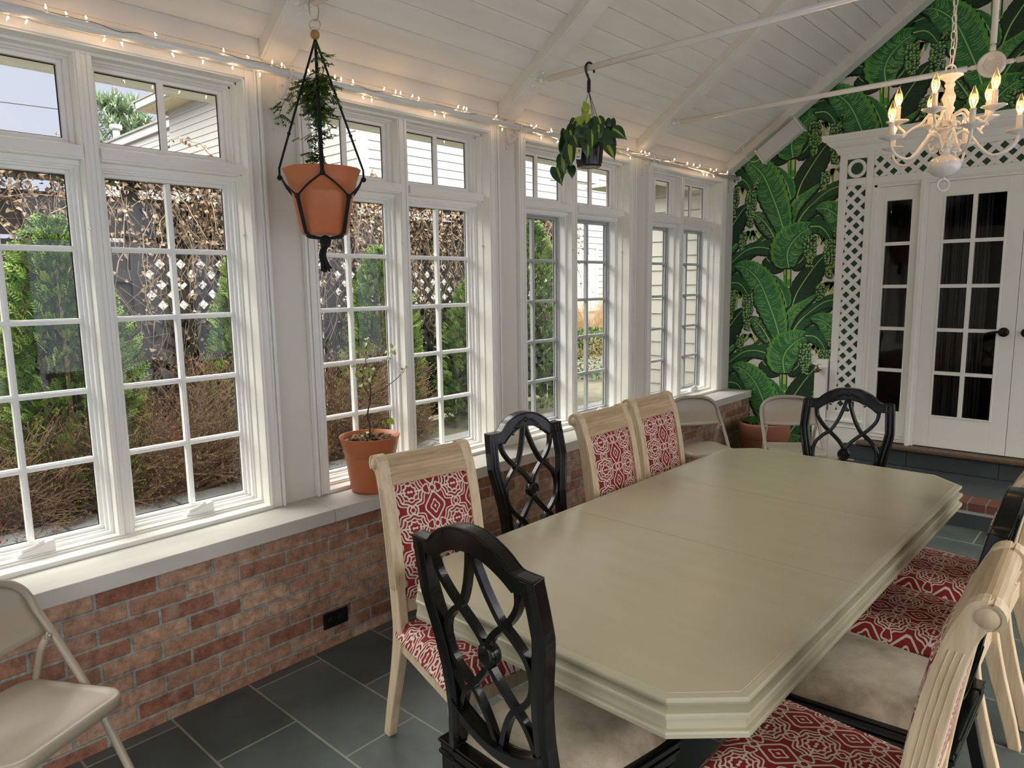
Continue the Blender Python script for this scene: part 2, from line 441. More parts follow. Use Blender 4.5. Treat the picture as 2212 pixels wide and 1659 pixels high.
SKY_LO, SKY_HI, SUN_E, SUN_A, EXPO = .62, 4.6, 1.5, 50, .58

# ================================================================= ROOM SHELL
BAYC = [.951, 2.4257, 3.9004, 5.3751]          # bay centres along the window wall
HW = .585                                      # half width of a bay opening
EY = 6.19                                      # far end of the room
Y0 = -1.55                                     # near end
RX = 1.95                                      # ridge
XR = 4.10                                      # right wall
BAYS = [BAYC[0]-1.4747] + BAYC                 # one more bay beside the camera, outside the frame
def zc(x): return 2.69 + .7*(min(x, 2*RX-x) + .2)

# floor
b = MB(); b.box(-.2, XR+.2, Y0-.1, EY+.1, -.06, 0); fl = b.build('floor', 'floor'); tag(fl, kind='structure')

# left wall: pale plaster piers + frieze, brick below
wl = thing('wall_left', loc=(0, 0, 0), kind='structure')
b = MB()
edges = [Y0-.1] + [e for c in BAYS for e in (c-HW, c+HW)] + [EY+.15]
for i in range(0, len(edges), 2): b.box(-.40, -.215, edges[i], edges[i+1], .60, 2.62)
for c in BAYS: b.box(-.40, -.215, c-HW, c+HW, 2.52, 2.62)
b.box(-.40, -.205, Y0-.1, EY+.15, 2.62, 2.80)
b.build('painted_wall', 'wallp', wl, bevel=.001)
b = MB(); b.box(-.42, 0, Y0-.1, EY+.02, -.05, .5985); b.build('brick_wall', 'brick', wl)

# stone sill slabs
js = [Y0-.1, .245, 1.72, 3.19, 4.665, EY]
for i in range(5):
    b = MB(); b.box(-.225, .03, js[i]+.0012, js[i+1]-.0012, .5985, .66)
    o = b.build('trim_%d' % (i+1), 'stone', bevel=.003); tag(o, kind='structure')

# ---- windows
def frame_ring(b, x0, x1, ya, yb, za, zb, w, m=0):
    """picture-frame of boxes; outer rect ya..yb, za..zb, bar width w"""
    b.box(x0, x1, ya, ya+w, za, zb, m); b.box(x0, x1, yb-w, yb, za, zb, m)
    b.box(x0, x1, ya+w, yb-w, zb-w, zb, m); b.box(x0, x1, ya+w, yb-w, za, za+w, m)

def make_window(idx, cy, shaded):
    w = thing('window_%d' % idx, loc=(-.3, cy, .66), kind='structure')
    ya, yb = cy-HW, cy+HW
    # casing with three reeded beads
    b = MB()
    def U(x0, x1, o, i, zt):                   # inverted U of boards, between offsets i..o outside the opening
        b.box(x0, x1, ya-o, ya-i, .6605, 2.52+zt*o/.068); b.box(x0, x1, yb+i, yb+o, .6605, 2.52+zt*o/.068)
        b.box(x0, x1, ya-i, yb+i, 2.52+zt*i/.068, 2.52+zt*o/.068)
    U(-.215, -.198, .068, 0, .06)
    U(-.198, -.186, .068, .054, .06)
    U(-.198, -.190, .048, .040, .06)
    U(-.198, -.192, .012, .000, .06)
    b.build('casing', 'trim', w, world=True, bevel=.003)
    # jamb reveals, stepped
    b = MB()
    b.box(-.40, -.2, ya-.001, ya+.006, .66, 2.53); b.box(-.40, -.2, yb-.006, yb+.001, .66, 2.53)
    b.box(-.40, -.2, ya, yb, 2.514, 2.53)
    for s, e in ((ya, 1), (yb, -1)):
        b.box(-.306, -.262, s, s+e*.012, .688, 2.514)
        b.box(-.40, -.306, s, s+e*.020, .688, 2.514)
    b.box(-.306, -.262, ya, yb, 2.502, 2.514); b.box(-.40, -.306, ya, yb, 2.494, 2.514)
    b.build('jamb', 'trim', w, world=True, bevel=.0015)
    b = MB(); b.box(-.255, -.190, ya, yb, .660, .679); b.box(-.40, -.255, ya, yb, .660, .688)
    b.box(-.300, -.262, ya+.012, yb-.012, .688, .694)
    b.build('stool', 'trim', w, world=True, bevel=.0025)
    b = MB()
    b.box(-.40, -.266, cy-.030, cy+.030, .688, 2.514); b.box(-.266, -.260, cy-.024, cy-.010, .688, 2.514); b.box(-.266, -.260, cy+.010, cy+.024, .688, 2.514)
    b.build('mullion', 'trim', w, world=True, bevel=.0015)
    b = MB()
    for s in (-1, 1):
        y1, y2 = sorted((cy+s*.030, cy+s*(HW-.0)))
        b.box(-.40, -.262, y1, y2, 2.130, 2.180); b.box(-.262, -.248, y1, y2, 2.136, 2.176)
        b.box(-.32, -.300, y1, y2, 2.110, 2.130)
    b.build('transom_bar', 'trim', w, world=True, bevel=.0025)
    for s in (-1, 1):
        y1, y2 = sorted((cy+s*.030, cy+s*(HW-.012)))
        # top light
        b = MB()
        frame_ring(b, -.372, -.326, y1, y2, 2.180, 2.506, .016)
        frame_ring(b, -.372, -.348, y1+.016, y2-.016, 2.196, 2.490, .016)
        frame_ring(b, -.365, -.362, y1+.0325, y2-.0325, 2.2125, 2.4735, .0045, 1)
        b.box(-.372, -.348, (y1+y2)/2-.0125, (y1+y2)/2+.0125, 2.212, 2.476); b.box(-.364, -.361, (y1+y2)/2-.0155, (y1+y2)/2+.0155, 2.212, 2.476, 1)
        sh = b.build('transom_sash', ['sash', 'bronze'], w, world=True, bevel=.0015)
        b = MB(); b.poly([(-.366, y1+.03, 2.21), (-.366, y2-.03, 2.21), (-.366, y2-.03, 2.476), (-.366, y1+.03, 2.476)])
        b.build('pane', 'glass', sh, world=True, fixn=False)
        # casement
        dx = -.030 if shaded else 0
        b = MB(); mk = 'sashshade' if shaded else 'sash'
        z0, z1 = .688, 2.130
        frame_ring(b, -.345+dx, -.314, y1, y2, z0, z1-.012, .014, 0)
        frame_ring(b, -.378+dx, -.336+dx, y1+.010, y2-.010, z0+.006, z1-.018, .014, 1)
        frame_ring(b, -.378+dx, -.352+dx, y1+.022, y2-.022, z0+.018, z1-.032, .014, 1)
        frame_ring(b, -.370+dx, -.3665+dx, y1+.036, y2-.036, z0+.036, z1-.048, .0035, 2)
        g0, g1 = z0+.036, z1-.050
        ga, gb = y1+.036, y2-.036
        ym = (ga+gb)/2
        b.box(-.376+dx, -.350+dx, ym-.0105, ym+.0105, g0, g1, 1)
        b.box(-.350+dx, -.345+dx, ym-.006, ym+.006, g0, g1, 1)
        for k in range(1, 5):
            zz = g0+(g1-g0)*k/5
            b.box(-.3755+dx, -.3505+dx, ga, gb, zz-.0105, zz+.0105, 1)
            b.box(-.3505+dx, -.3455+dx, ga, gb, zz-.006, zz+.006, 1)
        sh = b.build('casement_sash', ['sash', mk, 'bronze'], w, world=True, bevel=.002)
        b = MB(); xg = -.368+dx
        b.poly([(xg, ga-.01, g0-.01), (xg, gb+.01, g0-.01), (xg, gb+.01, g1+.01), (xg, ga-.01, g1+.01)])
        b.build('pane', 'glass', sh, world=True, fixn=False)
        # folding crank handle on the stool
        yc = (y1+y2)/2-.005
        b = MB()
        pr = [(-.062, 0), (-.060, .014), (-.048, .020), (-.020, .024), (.010, .032), (.040, .044), (.056, .046), (.062, .040), (.062, 0)]
        b.prism([(yc+p, .6905+q) for p, q in pr], -.302, -.272, 'yz')
        ck = b.build('window_crank', 'sash', w, world=True, bevel=.004)
        b = MB(); b.sweep([(-.280, yc-.045, .7145), (-.280, yc-.01, .722), (-.280, yc+.028, .738)], [(.006, .004), (-.006, .004), (-.006, -.004), (.006, -.004)], smooth=False)
        b.build('handle', 'sash', ck, world=True, bevel=.002)
        # sash lock keeper on the side stop
        b = MB(); b.rod((-.262, y2-.002, 1.88), (-.254, y2-.002, 1.88), .004, 8)
        b.build('lock_pin', 'steel', w, world=True)
    return w
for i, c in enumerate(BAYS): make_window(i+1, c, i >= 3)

# ---- ceiling boards (pitched)
ce = thing('ceiling', kind='structure')
b = MB(); PX = .1; n = int(round((RX+.2)/PX))
for side in (0, 1):
    for i in range(n+1):
        x0 = -.2+i*PX+.0022; x1 = min(-.2+(i+1)*PX-.0022, RX)
        if x1 <= x0: continue
        z0, z1 = 2.69+.7*(x0+.2), 2.69+.7*(x1+.2)
        if side: x0, x1 = 2*RX-x0, 2*RX-x1
        e = .0035 if not side else -.0035
        pr = [(x0, z0+.009), (x0+e, z0+.0022), (x1-e, z1-.0024), (x1, z1+.006), (x1, z1+.022), (x0, z0+.022)]
        b.prism(pr, Y0-.1, EY+.12, 'xz')
b.build('boards', 'ceil', ce)
b = MB()
for f in ((lambda x: x), (lambda x: 2*RX-x)):
    lo, hi = zc(-.4)+.05, zc(RX)+.05
    b.hexa([(f(-.4), Y0-.1, lo), (RX, Y0-.1, hi), (RX, EY+.2, hi), (f(-.4), EY+.2, lo), (f(-.4), Y0-.1, lo+.04), (RX, Y0-.1, hi+.04), (RX, EY+.2, hi+.04), (f(-.4), EY+.2, lo+.04)])
b.box(-.80, -.38, Y0-.1, EY+.2, 2.70, 2.73)
rf = b.build('roof_deck', 'ceil', ce)

# rafters
BY = [.140, 1.615, 3.090, 4.565, 6.045]
k = 6
for y in [-1.335] + BY:
    b = MB()
    for side in (0, 1):
        f = (lambda x: x) if not side else (lambda x: 2*RX-x)
        b.prism([(f(-.205), 2.615), (f(RX), 2.615+.7*(RX+.205)), (f(RX), 2.70+.7*(RX+.205)), (f(-.205), 2.70)], y, y+.146, 'xz')
        b.prism([(f(-.205), 2.609), (f(RX), 2.609+.7*(RX+.205)), (f(RX), 2.622+.7*(RX+.205)), (f(-.205), 2.622)], y+.012, y+.134, 'xz')
    o = b.build('trim_%d' % k, 'ceil', bevel=.003); tag(o, kind='structure'); k += 1

# eave, fascia and gutter outside the windows
b = MB(); b.box(-.76, -.40, Y0-.5, EY+.3, 2.552, 2.57); b.box(-.78, -.755, Y0-.5, EY+.3, 2.545, 2.70)
b.tube([(-.82, Y0-.5, 2.62), (-.82, EY+.3, 2.62)], .05, 12)
o = b.build('trim_%d' % k, 'trim'); tag(o, kind='structure'); k += 1

# right wall: the same kind of glazed bays, behind and beside the camera
b = MB()
RB = [BAYS[0], BAYS[1], BAYS[2], BAYS[3], BAYS[4]]
ed = [Y0-.1] + [e for c in RB for e in (c-.60, c+.60)] + [EY+.15]
for i in range(0, len(ed), 2): b.box(XR+.02, XR+.2, ed[i], ed[i+1], 0, 2.8)
b.box(XR+.02, XR+.2, Y0-.1, EY+.15, 0, .66); b.box(XR+.02, XR+.2, Y0-.1, EY+.15, 2.52, 2.8)
for c in RB: b.box(XR+.06, XR+.12, c-.03, c+.03, .66, 2.52); b.box(XR+.06, XR+.12, c-.6, c+.6, 2.13, 2.18)
o = b.build('wall_right', 'wallp'); tag(o, kind='structure')
# near wall with a wide opening
b = MB(); b.box(-.4, 1.05, Y0-.12, Y0, 0, 3.1); b.box(2.85, XR+.2, Y0-.12, Y0, 0, 3.1); b.box(1.05, 2.85, Y0-.12, Y0, 2.1, 2.6)
b.prism([(-.2, 2.5), (XR, 2.5), (XR, 2.69), (RX, zc(RX)), (-.2, 2.69)], Y0-.12, Y0, 'xz')
o = b.build('wall_near', 'wallp'); tag(o, kind='structure')

# ================================================================= FAR WALL, WALLPAPER
WY = 6.225
we = thing('wall_far', loc=(0, WY, 0), kind='structure')
M['wp_bg'] = mat('wallpaper_blush', (.84, .77, .71), .6, var=.02)
M['wp_dk'] = mat('wallpaper_darkest_green', (.010, .040, .014), .6, var=.15)
M['wp_d2'] = mat('wallpaper_dark_green', (.018, .085, .026), .6, var=.2)
M['wp_md'] = mat('wallpaper_green', (.030, .185, .050), .6, var=.2)
M['wp_br'] = mat('wallpaper_leaf_green', (.10, .34, .045), .6, var=.2)
M['wp_ve'] = mat('wallpaper_vein', (.36, .60, .18), .6, var=.1)
M['wp_yl'] = mat('wallpaper_yellow', (.62, .62, .22), .6, var=.15)
M['wp_wh'] = mat('wallpaper_highlight', (.62, .68, .48), .6, var=.05)
M['wp_bk'] = mat('wallpaper_shadow_print', (.004, .010, .005), .6, var=.1)
WM = ['wp_bg', 'wp_dk', 'wp_d2', 'wp_md', 'wp_br', 'wp_ve', 'wp_yl', 'wp_wh', 'wp_bk']
BG, DK, D2, MD, BR, VE, YL, WH, BK = range(9)
wr = random.Random(5)
def inside(x, z): return -.36 < x < XR+.1 and 0 < z < zc(x)+.06 and not (.98 < x < 2.97 and z < 2.43)
def clip_ok(P): return all(inside(*p) for p in P)
class Paper:
    def __init__(s): s.b = MB(); s.layer = 0
    def y(s): return WY-.0006-s.layer*.00006
    def strip(s, L, Rr, m):
        """quads between two polylines"""
        for i in range(len(L)-1):
            q = [L[i], Rr[i], Rr[i+1], L[i+1]]
            if clip_ok(q): s.b.poly([(p[0], s.y(), p[1]) for p in q], m)
    def line(s, pts, w, m, w1=None):
        L, Rr = [], []
        n = len(pts)
        for i, p in enumerate(pts):
            a = pts[max(i-1, 0)]; c = pts[min(i+1, n-1)]
            d = Vector((c[0]-a[0], c[1]-a[1])); d = d.normalized() if d.length > 0 else Vector((1, 0))
            ww = w+(w1-w)*i/(n-1) if w1 is not None else w
            L.append((p[0]-d.y*ww, p[1]+d.x*ww)); Rr.append((p[0]+d.y*ww, p[1]-d.x*ww))
        s.strip(L, Rr, m)
    def disc(s, x, z, r, m, n=10):
        P = [(x+r*math.cos(2*PI*k/n), z+r*math.sin(2*PI*k/n)) for k in range(n)]
        if clip_ok(P): s.b.poly([(p[0], s.y(), p[1]) for p in P], m)
    def leaf(s, o, mid, wl, wr_, col, vcol, edge=None, shape=(.25, 1, .6), veins=26, split=True, curve=.35, rim=VE):
        sp = spline([(o[0]+p[0], o[1]+p[1], 0) for p in mid], 9)
        n = len(sp); mid = [(p.x, p.y) for p in sp]
        def prof(t): return max(0, math.sin(PI*min(1, t**.72*1.0)) ** .68) if 0 < t < 1 else 0
        Ls, Rs, LT, RT = [], [], [], []
        for i, p in enumerate(mid):
            t = i/(n-1); a = mid[max(i-1, 0)]; c = mid[min(i+1, n-1)]
            d = Vector((c[0]-a[0], c[1]-a[1])).normalized(); nx, nz = -d.y, d.x
            k = prof(t)*(1+.045*math.sin(i*1.9))
            Ls.append((p[0]+nx*wl*k, p[1]+nz*wl*k)); Rs.append((p[0]-nx*wr_*k, p[1]-nz*wr_*k))
            LT.append((nx, nz)); RT.append((d.x, d.y))
        s.layer += 1
        sh = .012
        s.strip([(p[0]-sh, p[1]-sh*1.2) for p in Ls], [(p[0]+sh, p[1]-sh*1.2) for p in Rs], BK)
        s.layer += 1
        s.strip(Ls, mid, col); s.strip(mid, Rs, col)
        if edge is not None:
            s.layer += 1
            side, amt, m2 = edge
            E_ = Ls if side > 0 else Rs
            inn = [(e[0]+(m_[0]-e[0])*amt*(.7+.5*((i*7) % 3)/2), e[1]+(m_[1]-e[1])*amt*(.7+.5*((i*7) % 3)/2)) for i, (e, m_) in enumerate(zip(E_, mid))]
            s.strip(E_, inn, m2)
        s.layer += 1
        for side, E_ in ((1, Ls), (-1, Rs)):
            for v in range(veins):
                t = .06+.86*v/veins + wr.uniform(-.01, .01)
                i = int(t*(n-1)); i2 = min(n-1, i+2)
                a = mid[i]; e = E_[i2]
                if abs(e[0]-a[0])+abs(e[1]-a[1]) < .02: continue
                f0 = wr.uniform(.10, .45); f1 = wr.uniform(.80, .97)
                if wr.random() < .2: f1 = f0+.25
                d = RT[i]
                pts = []
                for q in range(5):
                    f = f0+(f1-f0)*q/4
                    bow = curve*math.sin(PI*f)*.035
                    pts.append((a[0]+(e[0]-a[0])*f-d[0]*bow, a[1]+(e[1]-a[1])*f-d[1]*bow))
                s.line(pts, .0021, vcol, .0009)
        s.layer += 1
        s.line(mid, .0055, rim, .0022)
    def berries(s, o, a, c, w):
        n = int(max(6, abs(a[1]-c[1])/.022))
        for i in range(n):
            t = i/(n-1); x = o[0]+a[0]+(c[0]-a[0])*t; z = o[1]+a[1]+(c[1]-a[1])*t
            ww = w*(.75+.35*math.sin(PI*min(1, t*1.2+.1))) * (1 if t < .8 else .6)
            for q in (-1, -.33, .33, 1):
                xx = x+q*ww*.5+wr.uniform(-.006, .006); zz = z+wr.uniform(-.009, .009)
                s.layer = LB; s.disc(xx, zz, .0170, BK); s.layer += 1; s.disc(xx, zz, .0138, wr.choice((MD, BR, D2)))
                s.layer += 1; s.disc(xx+.003, zz+.004, .0072, wr.choice((VE, WH, VE, YL)), 8); s.layer += 1; s.disc(xx+.002, zz+.002, .0028, wr.choice((MD, DK)), 6)
    def fan(s, o, x0, z0, x1, z1, n, ln):
        for i in range(n):
            t = i/(n-1); x = o[0]+x0+(x1-x0)*t; z = o[1]+z0+(z1-z0)*t
            a = R(-90)+wr.uniform(-.7, .7); l_ = ln*wr.uniform(.6, 1.1)
            s.line([(x, z), (x+math.cos(a)*l_*.5, z+math.sin(a)*l_*.5), (x+math.cos(a)*l_, z+math.sin(a)*l_)], .017, wr.choice((YL, YL, BR, VE)), .003)
LB = 60
def motif(P, o):
    P.layer = 2
    P.leaf(o, [(-.03, -.06), (.02, .08), (.09, .2), (.13, .28)], .05, .05, BK, DK, veins=8, rim=DK)
    P.fan(o, .10, .30, .20, .30, 4, .08)
    P.leaf(o, [(.079, .25), (.122, .391), (.172, .485), (.234, .583), (.308, .684), (.36, .73)], .080, .118, DK, D2, veins=30)
    P.leaf(o, [(.09, .05), (.202, .109), (.287, .13), (.41, .129)], .055, .06, D2, MD, veins=22)
    P.leaf(o, [(.095, .05), (.159, .159), (.236, .233), (.326, .291), (.445, .342), (.56, .35)], .055, .080, D2, MD, veins=30, rim=VE)
    P.fan(o, .36, .50, .45, .50, 7, .13)
    P.leaf(o, [(.044, .28), (.012, .389), (-.026, .467), (-.085, .565)], .045, .065, MD, MD, edge=(-1, .22, BR), veins=16)
    P.leaf(o, [(-.04, -.004), (-.142, -.027), (-.199, -.059), (-.275, -.09)], .05, .05, D2, MD, veins=20)
    P.leaf(o, [(-.09, -.03), (-.138, .05), (-.191, .117), (-.244, .163), (-.31, .175)], .072, .060, D2, VE, veins=24)
    P.leaf(o, [(-.03, -.15), (-.123, -.13), (-.227, -.111), (-.332, -.131), (-.414, -.186), (-.50, -.26)], .062, .052, D2, MD, veins=30)
    P.leaf(o, [(.06, -.18), (-.046, -.270), (-.13, -.235), (-.155, -.2)], .07, .06, DK, D2, veins=16)
    P.leaf(o, [(.06, -.28), (.12, -.27), (.17, -.22), (.18, -.16)], .05, .05, DK, D2, veins=10)
    P.layer = 30
    P.line([(o[0]+.040, o[1]-.12), (o[0]+.037, o[1]-.30), (o[0]+.045, o[1]-.46)], .040, BR, .034)
    P.layer += 1; P.line([(o[0]+.050, o[1]-.26), (o[0]+.052, o[1]-.40)], .016, YL, .012)
    P.layer += 1; P.line([(o[0]+.030, o[1]-.20), (o[0]+.034, o[1]-.44)], .003, BK)
    P.line([(o[0]+.015, o[1]-.22), (o[0]+.018, o[1]-.36)], .008, YL, .003)
    P.line([(o[0]+.066, o[1]-.24), (o[0]+.070, o[1]-.44)], .003, BK)
    P.layer = 34
    P.leaf(o, [(.035, .03), (.069, .194), (.114, .264), (.18, .312), (.30, .40)], .040, .055, MD, VE, edge=(1, .45, BR), veins=30, rim=BR)
    P.leaf(o, [(.005, -.02), (-.048, .148), (-.111, .305), (-.182, .463), (-.236, .545), (-.304, .609), (-.365, .644), (-.44, .650)], .118, .135, MD, VE, edge=(-1, .24, BR), veins=46, curve=.8)
    P.leaf(o, [(.050, -.30), (.032, -.195), (.054, -.113), (.106, -.047), (.166, .004), (.26, .045)], .165, .125, MD, VE, edge=(1, .22, BR), veins=38, curve=.8)
    P.fan(o, .20, -.035, .35, -.045, 10, .085)
    P.leaf(o, [(.215, .040), (.292, .036), (.346, -.007), (.400, -.095)], .060, .060, D2, MD, veins=22)
    P.fan(o, .20, -.13, .28, -.11, 4, .10)
    P.berries(o, (.215, -.046), (.226, -.291), .078)
    P.berries(o, (.389, -.083), (.390, -.383), .070)
    P.berries(o, (.327, .468), (.317, .345), .055)
    P.berries(o, (.431, -.02), (.433, -.06), .03)
pp = Paper()
for yy in (WY, WY+.1):
    pp.b.poly([(-.36, yy, 0), (.98, yy, 0), (.98, yy, zc(.98)+.06), (-.36, yy, zc(-.36)+.06)], BG)
    pp.b.poly([(2.97, yy, 0), (XR+.15, yy, 0), (XR+.15, yy, zc(XR+.15)+.06), (2.97, yy, zc(2.97)+.06)], BG)
    pp.b.poly([(.98, yy, 2.41), (2.97, yy, 2.41), (2.97, yy, zc(2.97)+.06), (RX, yy, zc(RX)+.06), (.98, yy, zc(.98)+.06)], BG)
    pp.b.poly([(.98, yy, 0), (2.97, yy, 0), (2.97, yy, .33), (.98, yy, .33)], BG)
for col in range(-1, 6):
    for row in range(-3, 4):
        ox = .2634+col*.70; oz = 2.0657-.4635*(col % 2)+.927*row
        if oz > 4.6 or oz < -.7 or ox-.6 > XR: continue
        if 1.0 < ox < 2.6 and oz+.9 < 2.5: continue      # wholly behind the door surround
        motif(pp, (ox, oz))
pp.b.build('wallpaper', WM, we, world=True, fixn=False)

# ================================================================= DOOR SURROUND
FY = 6.165                                     # face of the surround
ts = thing('trim_%d' % k, loc=(1.975, FY, 0), kind='structure'); k += 1
b = MB(); mid = 1.975
def mir(f):
    f(lambda x: x); f(lambda x: 2*mid-x)
def pilaster(g):
    b.box(g(.715), g(.772), FY, WY, .555, 2.66); b.box(g(.920), g(.972), FY, WY, .555, 2.66)
    b.box(g(.772), g(.920), FY, WY, 2.405, 2.460); b.box(g(.772), g(.920), FY, WY, 2.612, 2.66)
    b.box(g(.700), g(.985), FY-.008, WY, .150, .468); b.box(g(.690), g(.998), FY-.022, WY, .468, .492); b.box(g(.705), g(.980), FY-.004, WY, .492, .556)
    # raised border on the plinth panel
    b.box(g(.735), g(.955), FY-.014, FY-.008, .425, .432); b.box(g(.735), g(.742), FY-.014, FY-.008, .18, .425); b.box(g(.948), g(.955), FY-.014, FY-.008, .18, .425)
mir(pilaster)
for g in ((lambda x: x), (lambda x: 2*mid-x)): b.box(g(.700), g(.83), FY-.006, WY, 0, .16)
b.box(.972, 2*mid-.972, FY, WY, 2.615, 2.66); b.box(.972, 2*mid-.972, FY, WY, 2.404, 2.456)
b.build('frame_boards', 'trim', ts, world=True, bevel=.003)
# cornice with returns
b = MB()
prof = [(0, 2.655), (.012, 2.655), (.020, 2.675), (.034, 2.700), (.060, 2.716), (.078, 2.735), (.084, 2.748), (.100, 2.752), (.112, 2.768), (.112, 2.786), (.120, 2.800), (0, 2.800)]
xl, xr = .715, 2*mid-.715
n = len(prof); v0 = len(b.v)
for (o_, z_) in prof: b.v.append((xl-o_, WY, z_))
for (o_, z_) in prof: b.v.append((xl-o_, FY-o_, z_))
for (o_, z_) in prof: b.v.append((xr+o_, FY-o_, z_))
for (o_, z_) in prof: b.v.append((xr+o_, WY, z_))
for j in range(3):
    for i in range(n-1): b.face((v0+j*n+i, v0+j*n+i+1, v0+(j+1)*n+i+1, v0+(j+1)*n+i))
b.poly([(xl-.12, WY, 2.8), (xl-.12, FY-.12, 2.8), (xr+.12, FY-.12, 2.8), (xr+.12, WY, 2.8)])
b.build('cornice', 'trim', ts, world=True)
# green backing panels and lattice
b = MB(); 
for g in ((lambda x: x), (lambda x: 2*mid-x)): b.box(g(.772), g(.920), FY+.017, WY-.002, .555, 2.612)
b.box(.972, 2*mid-.972, FY+.017, WY-.002, 2.456, 2.615)
b.build('green_backing', 'greenp', ts, world=True)
def clipseg(p, d, x0, x1, z0, z1):
    t0, t1 = -99, 99
    for (a, dd, lo, hi) in ((p[0], d[0], x0, x1), (p[1], d[1], z0, z1)):
        ta, tb = (lo-a)/dd, (hi-a)/dd
        if ta > tb: ta, tb = tb, ta
        t0, t1 = max(t0, ta), min(t1, tb)
    return t0, t1
def lattice(b, x0, x1, z0, z1, y, w, pitch, th=.006, axis=None, m=0):
    """crossed slats clipped to a rectangle; pitch is measured along x"""
    f = axis or (lambda x, yy, z: (x, yy, z))
    for s, yy in ((1, y), (-1, y+th)):
        c = -((z1-z0)+(x1-x0))
        while c < (x1-x0)+(z1-z0):
            # centre line x = x0 + c + t, z = z0 + s*t (or from top)
            zz = z0 if s > 0 else z1
            P = []
            hw = w*math.sqrt(2)/2
            poly = []
            # polygon clip of the slanted band |(x-x0-c) - s*(z-zz)| < hw with the rectangle
            pts = [(x0, z0), (x1, z0), (x1, z1), (x0, z1)]
            def dist(p): return (p[0]-x0-c)-s*(p[1]-zz)
            for sign in (1, -1):
                out = []
                for i in range(len(pts)):
                    a_, c_ = pts[i], pts[(i+1) % len(pts)]
                    da, dc = hw-sign*dist(a_), hw-sign*dist(c_)
                    if da >= 0: out.append(a_)
                    if (da >= 0) != (dc >= 0):
                        t = da/(da-dc); out.append((a_[0]+(c_[0]-a_[0])*t, a_[1]+(c_[1]-a_[1])*t))
                pts = out
                if len(pts) < 3: break
            if len(pts) >= 3:
                n_ = len(pts); i0 = len(b.v)
                b.v += [f(p[0], yy, p[1]) for p in pts]+[f(p[0], yy+th, p[1]) for p in pts]
                b.face(list(range(i0, i0+n_)), m); b.face(list(range(i0+n_, i0+2*n_))[::-1], m)
                for q in range(n_): b.face((i0+q, i0+n_+q, i0+n_+(q+1) % n_, i0+(q+1) % n_), m)
            c += pitch
b = MB()
lattice(b, .772, .920, .556, 2.404, FY+.004, .031, .101)
lattice(b, 2*mid-.920, 2*mid-.772, .556, 2.404, FY+.004, .031, .101)
lattice(b, .974, 2*mid-.974, 2.457, 2.614, FY+.004, .031, .101)
b.build('lattice', 'trim', ts, world=True)
b = MB()
for cx_ in (.846, 2*mid-.846):
    i0 = len(b.v)
    b.lathe([(.047, 0), (.047, .012), (.073, .012), (.073, 0), (.047, 0)], (0, 0, 0), 40, 0, 'y', cap=False)
    for i in range(i0, len(b.v)): b.v[i] = (b.v[i][0]+cx_, FY+.016-b.v[i][1], b.v[i][2]+2.536)
b.build('ring_ornament', 'trim', ts, world=True)

# ---- casing round doors and sidelights
df = thing('trim_%d' % k, loc=(mid, FY, .33), kind='structure'); k += 1
b = MB()
for g in ((lambda x: x), (lambda x: 2*mid-x)):
    b.box(g(.972), g(.984), FY-.004, WY, .33, 2.404); b.box(g(.984), g(1.008), FY+.004, WY, .33, 2.404)
    b.box(g(1.314), g(1.343), FY-.012, WY, .335, 2.40); b.box(g(1.343), g(1.368), FY+.014, WY, .335, 2.39)
b.box(.984, 2*mid-.984, FY-.004, WY, 2.392, 2.404); b.box(.984, 2*mid-.984, FY+.004, WY, 2.372, 2.392)
b.build('door_casing', 'trim', df, world=True, bevel=.002)
def glazed(name, x0, x1, gx, rows=5, z0=.345, z1=2.371, yb=None, depth=.04, cols=1, base_panel=False):
    """stile and rail leaf with panes; gx = (glass x0, glass x1)"""
    yb = yb if yb is not None else FY+.02
    d = thing(name, loc=((x0+x1)/2, yb, z0), kind='structure')
    b = MB(); ga, gb = gx; g0, g1 = .597, 2.262
    b.box(x0, ga-.008, yb, yb+depth, z0, z1); b.box(gb+.008, x1, yb, yb+depth, z0, z1)
    b.box(ga-.008, gb+.008, yb, yb+depth, z0, g0-.008); b.box(ga-.008, gb+.008, yb, yb+depth, g1+.008, z1)
    b.box(ga-.012, ga, yb-.004, yb+depth-.01, g0-.012, g1+.012); b.box(gb, gb+.012, yb-.004, yb+depth-.01, g0-.012, g1+.012)
    b.box(ga, gb, yb-.004, yb+depth-.01, g0-.012, g0); b.box(ga, gb, yb-.004, yb+depth-.01, g1, g1+.012)
    if base_panel:
        b.box(x0+.03, x1-.03, yb-.006, yb, .40, .412); b.box(x0+.03, x1-.03, yb-.006, yb, .375, .380)
    for i in range(1, rows):
        z = g0+(g1-g0)*i/rows; b.box(ga, gb, yb-.002, yb+.024, z-.0135, z+.0135)
    if cols == 2: xm = (ga+gb)/2; b.box(xm-.0145, xm+.0145, yb-.003, yb+.025, g0, g1)
    b.build('leaf', 'trim', d, world=True, bevel=.0015)
    b = MB(); b.poly([(ga, yb+.014, g0), (gb, yb+.014, g0), (gb, yb+.014, g1), (ga, yb+.014, g1)])
    b.build('pane', 'glass', d, world=True, fixn=False)
    return d
glazed('window_6', 1.008, 1.314, (1.078, 1.256), base_panel=True)
glazed('window_7', 2*mid-1.314, 2*mid-1.008, (2*mid-1.256, 2*mid-1.078), base_panel=True)
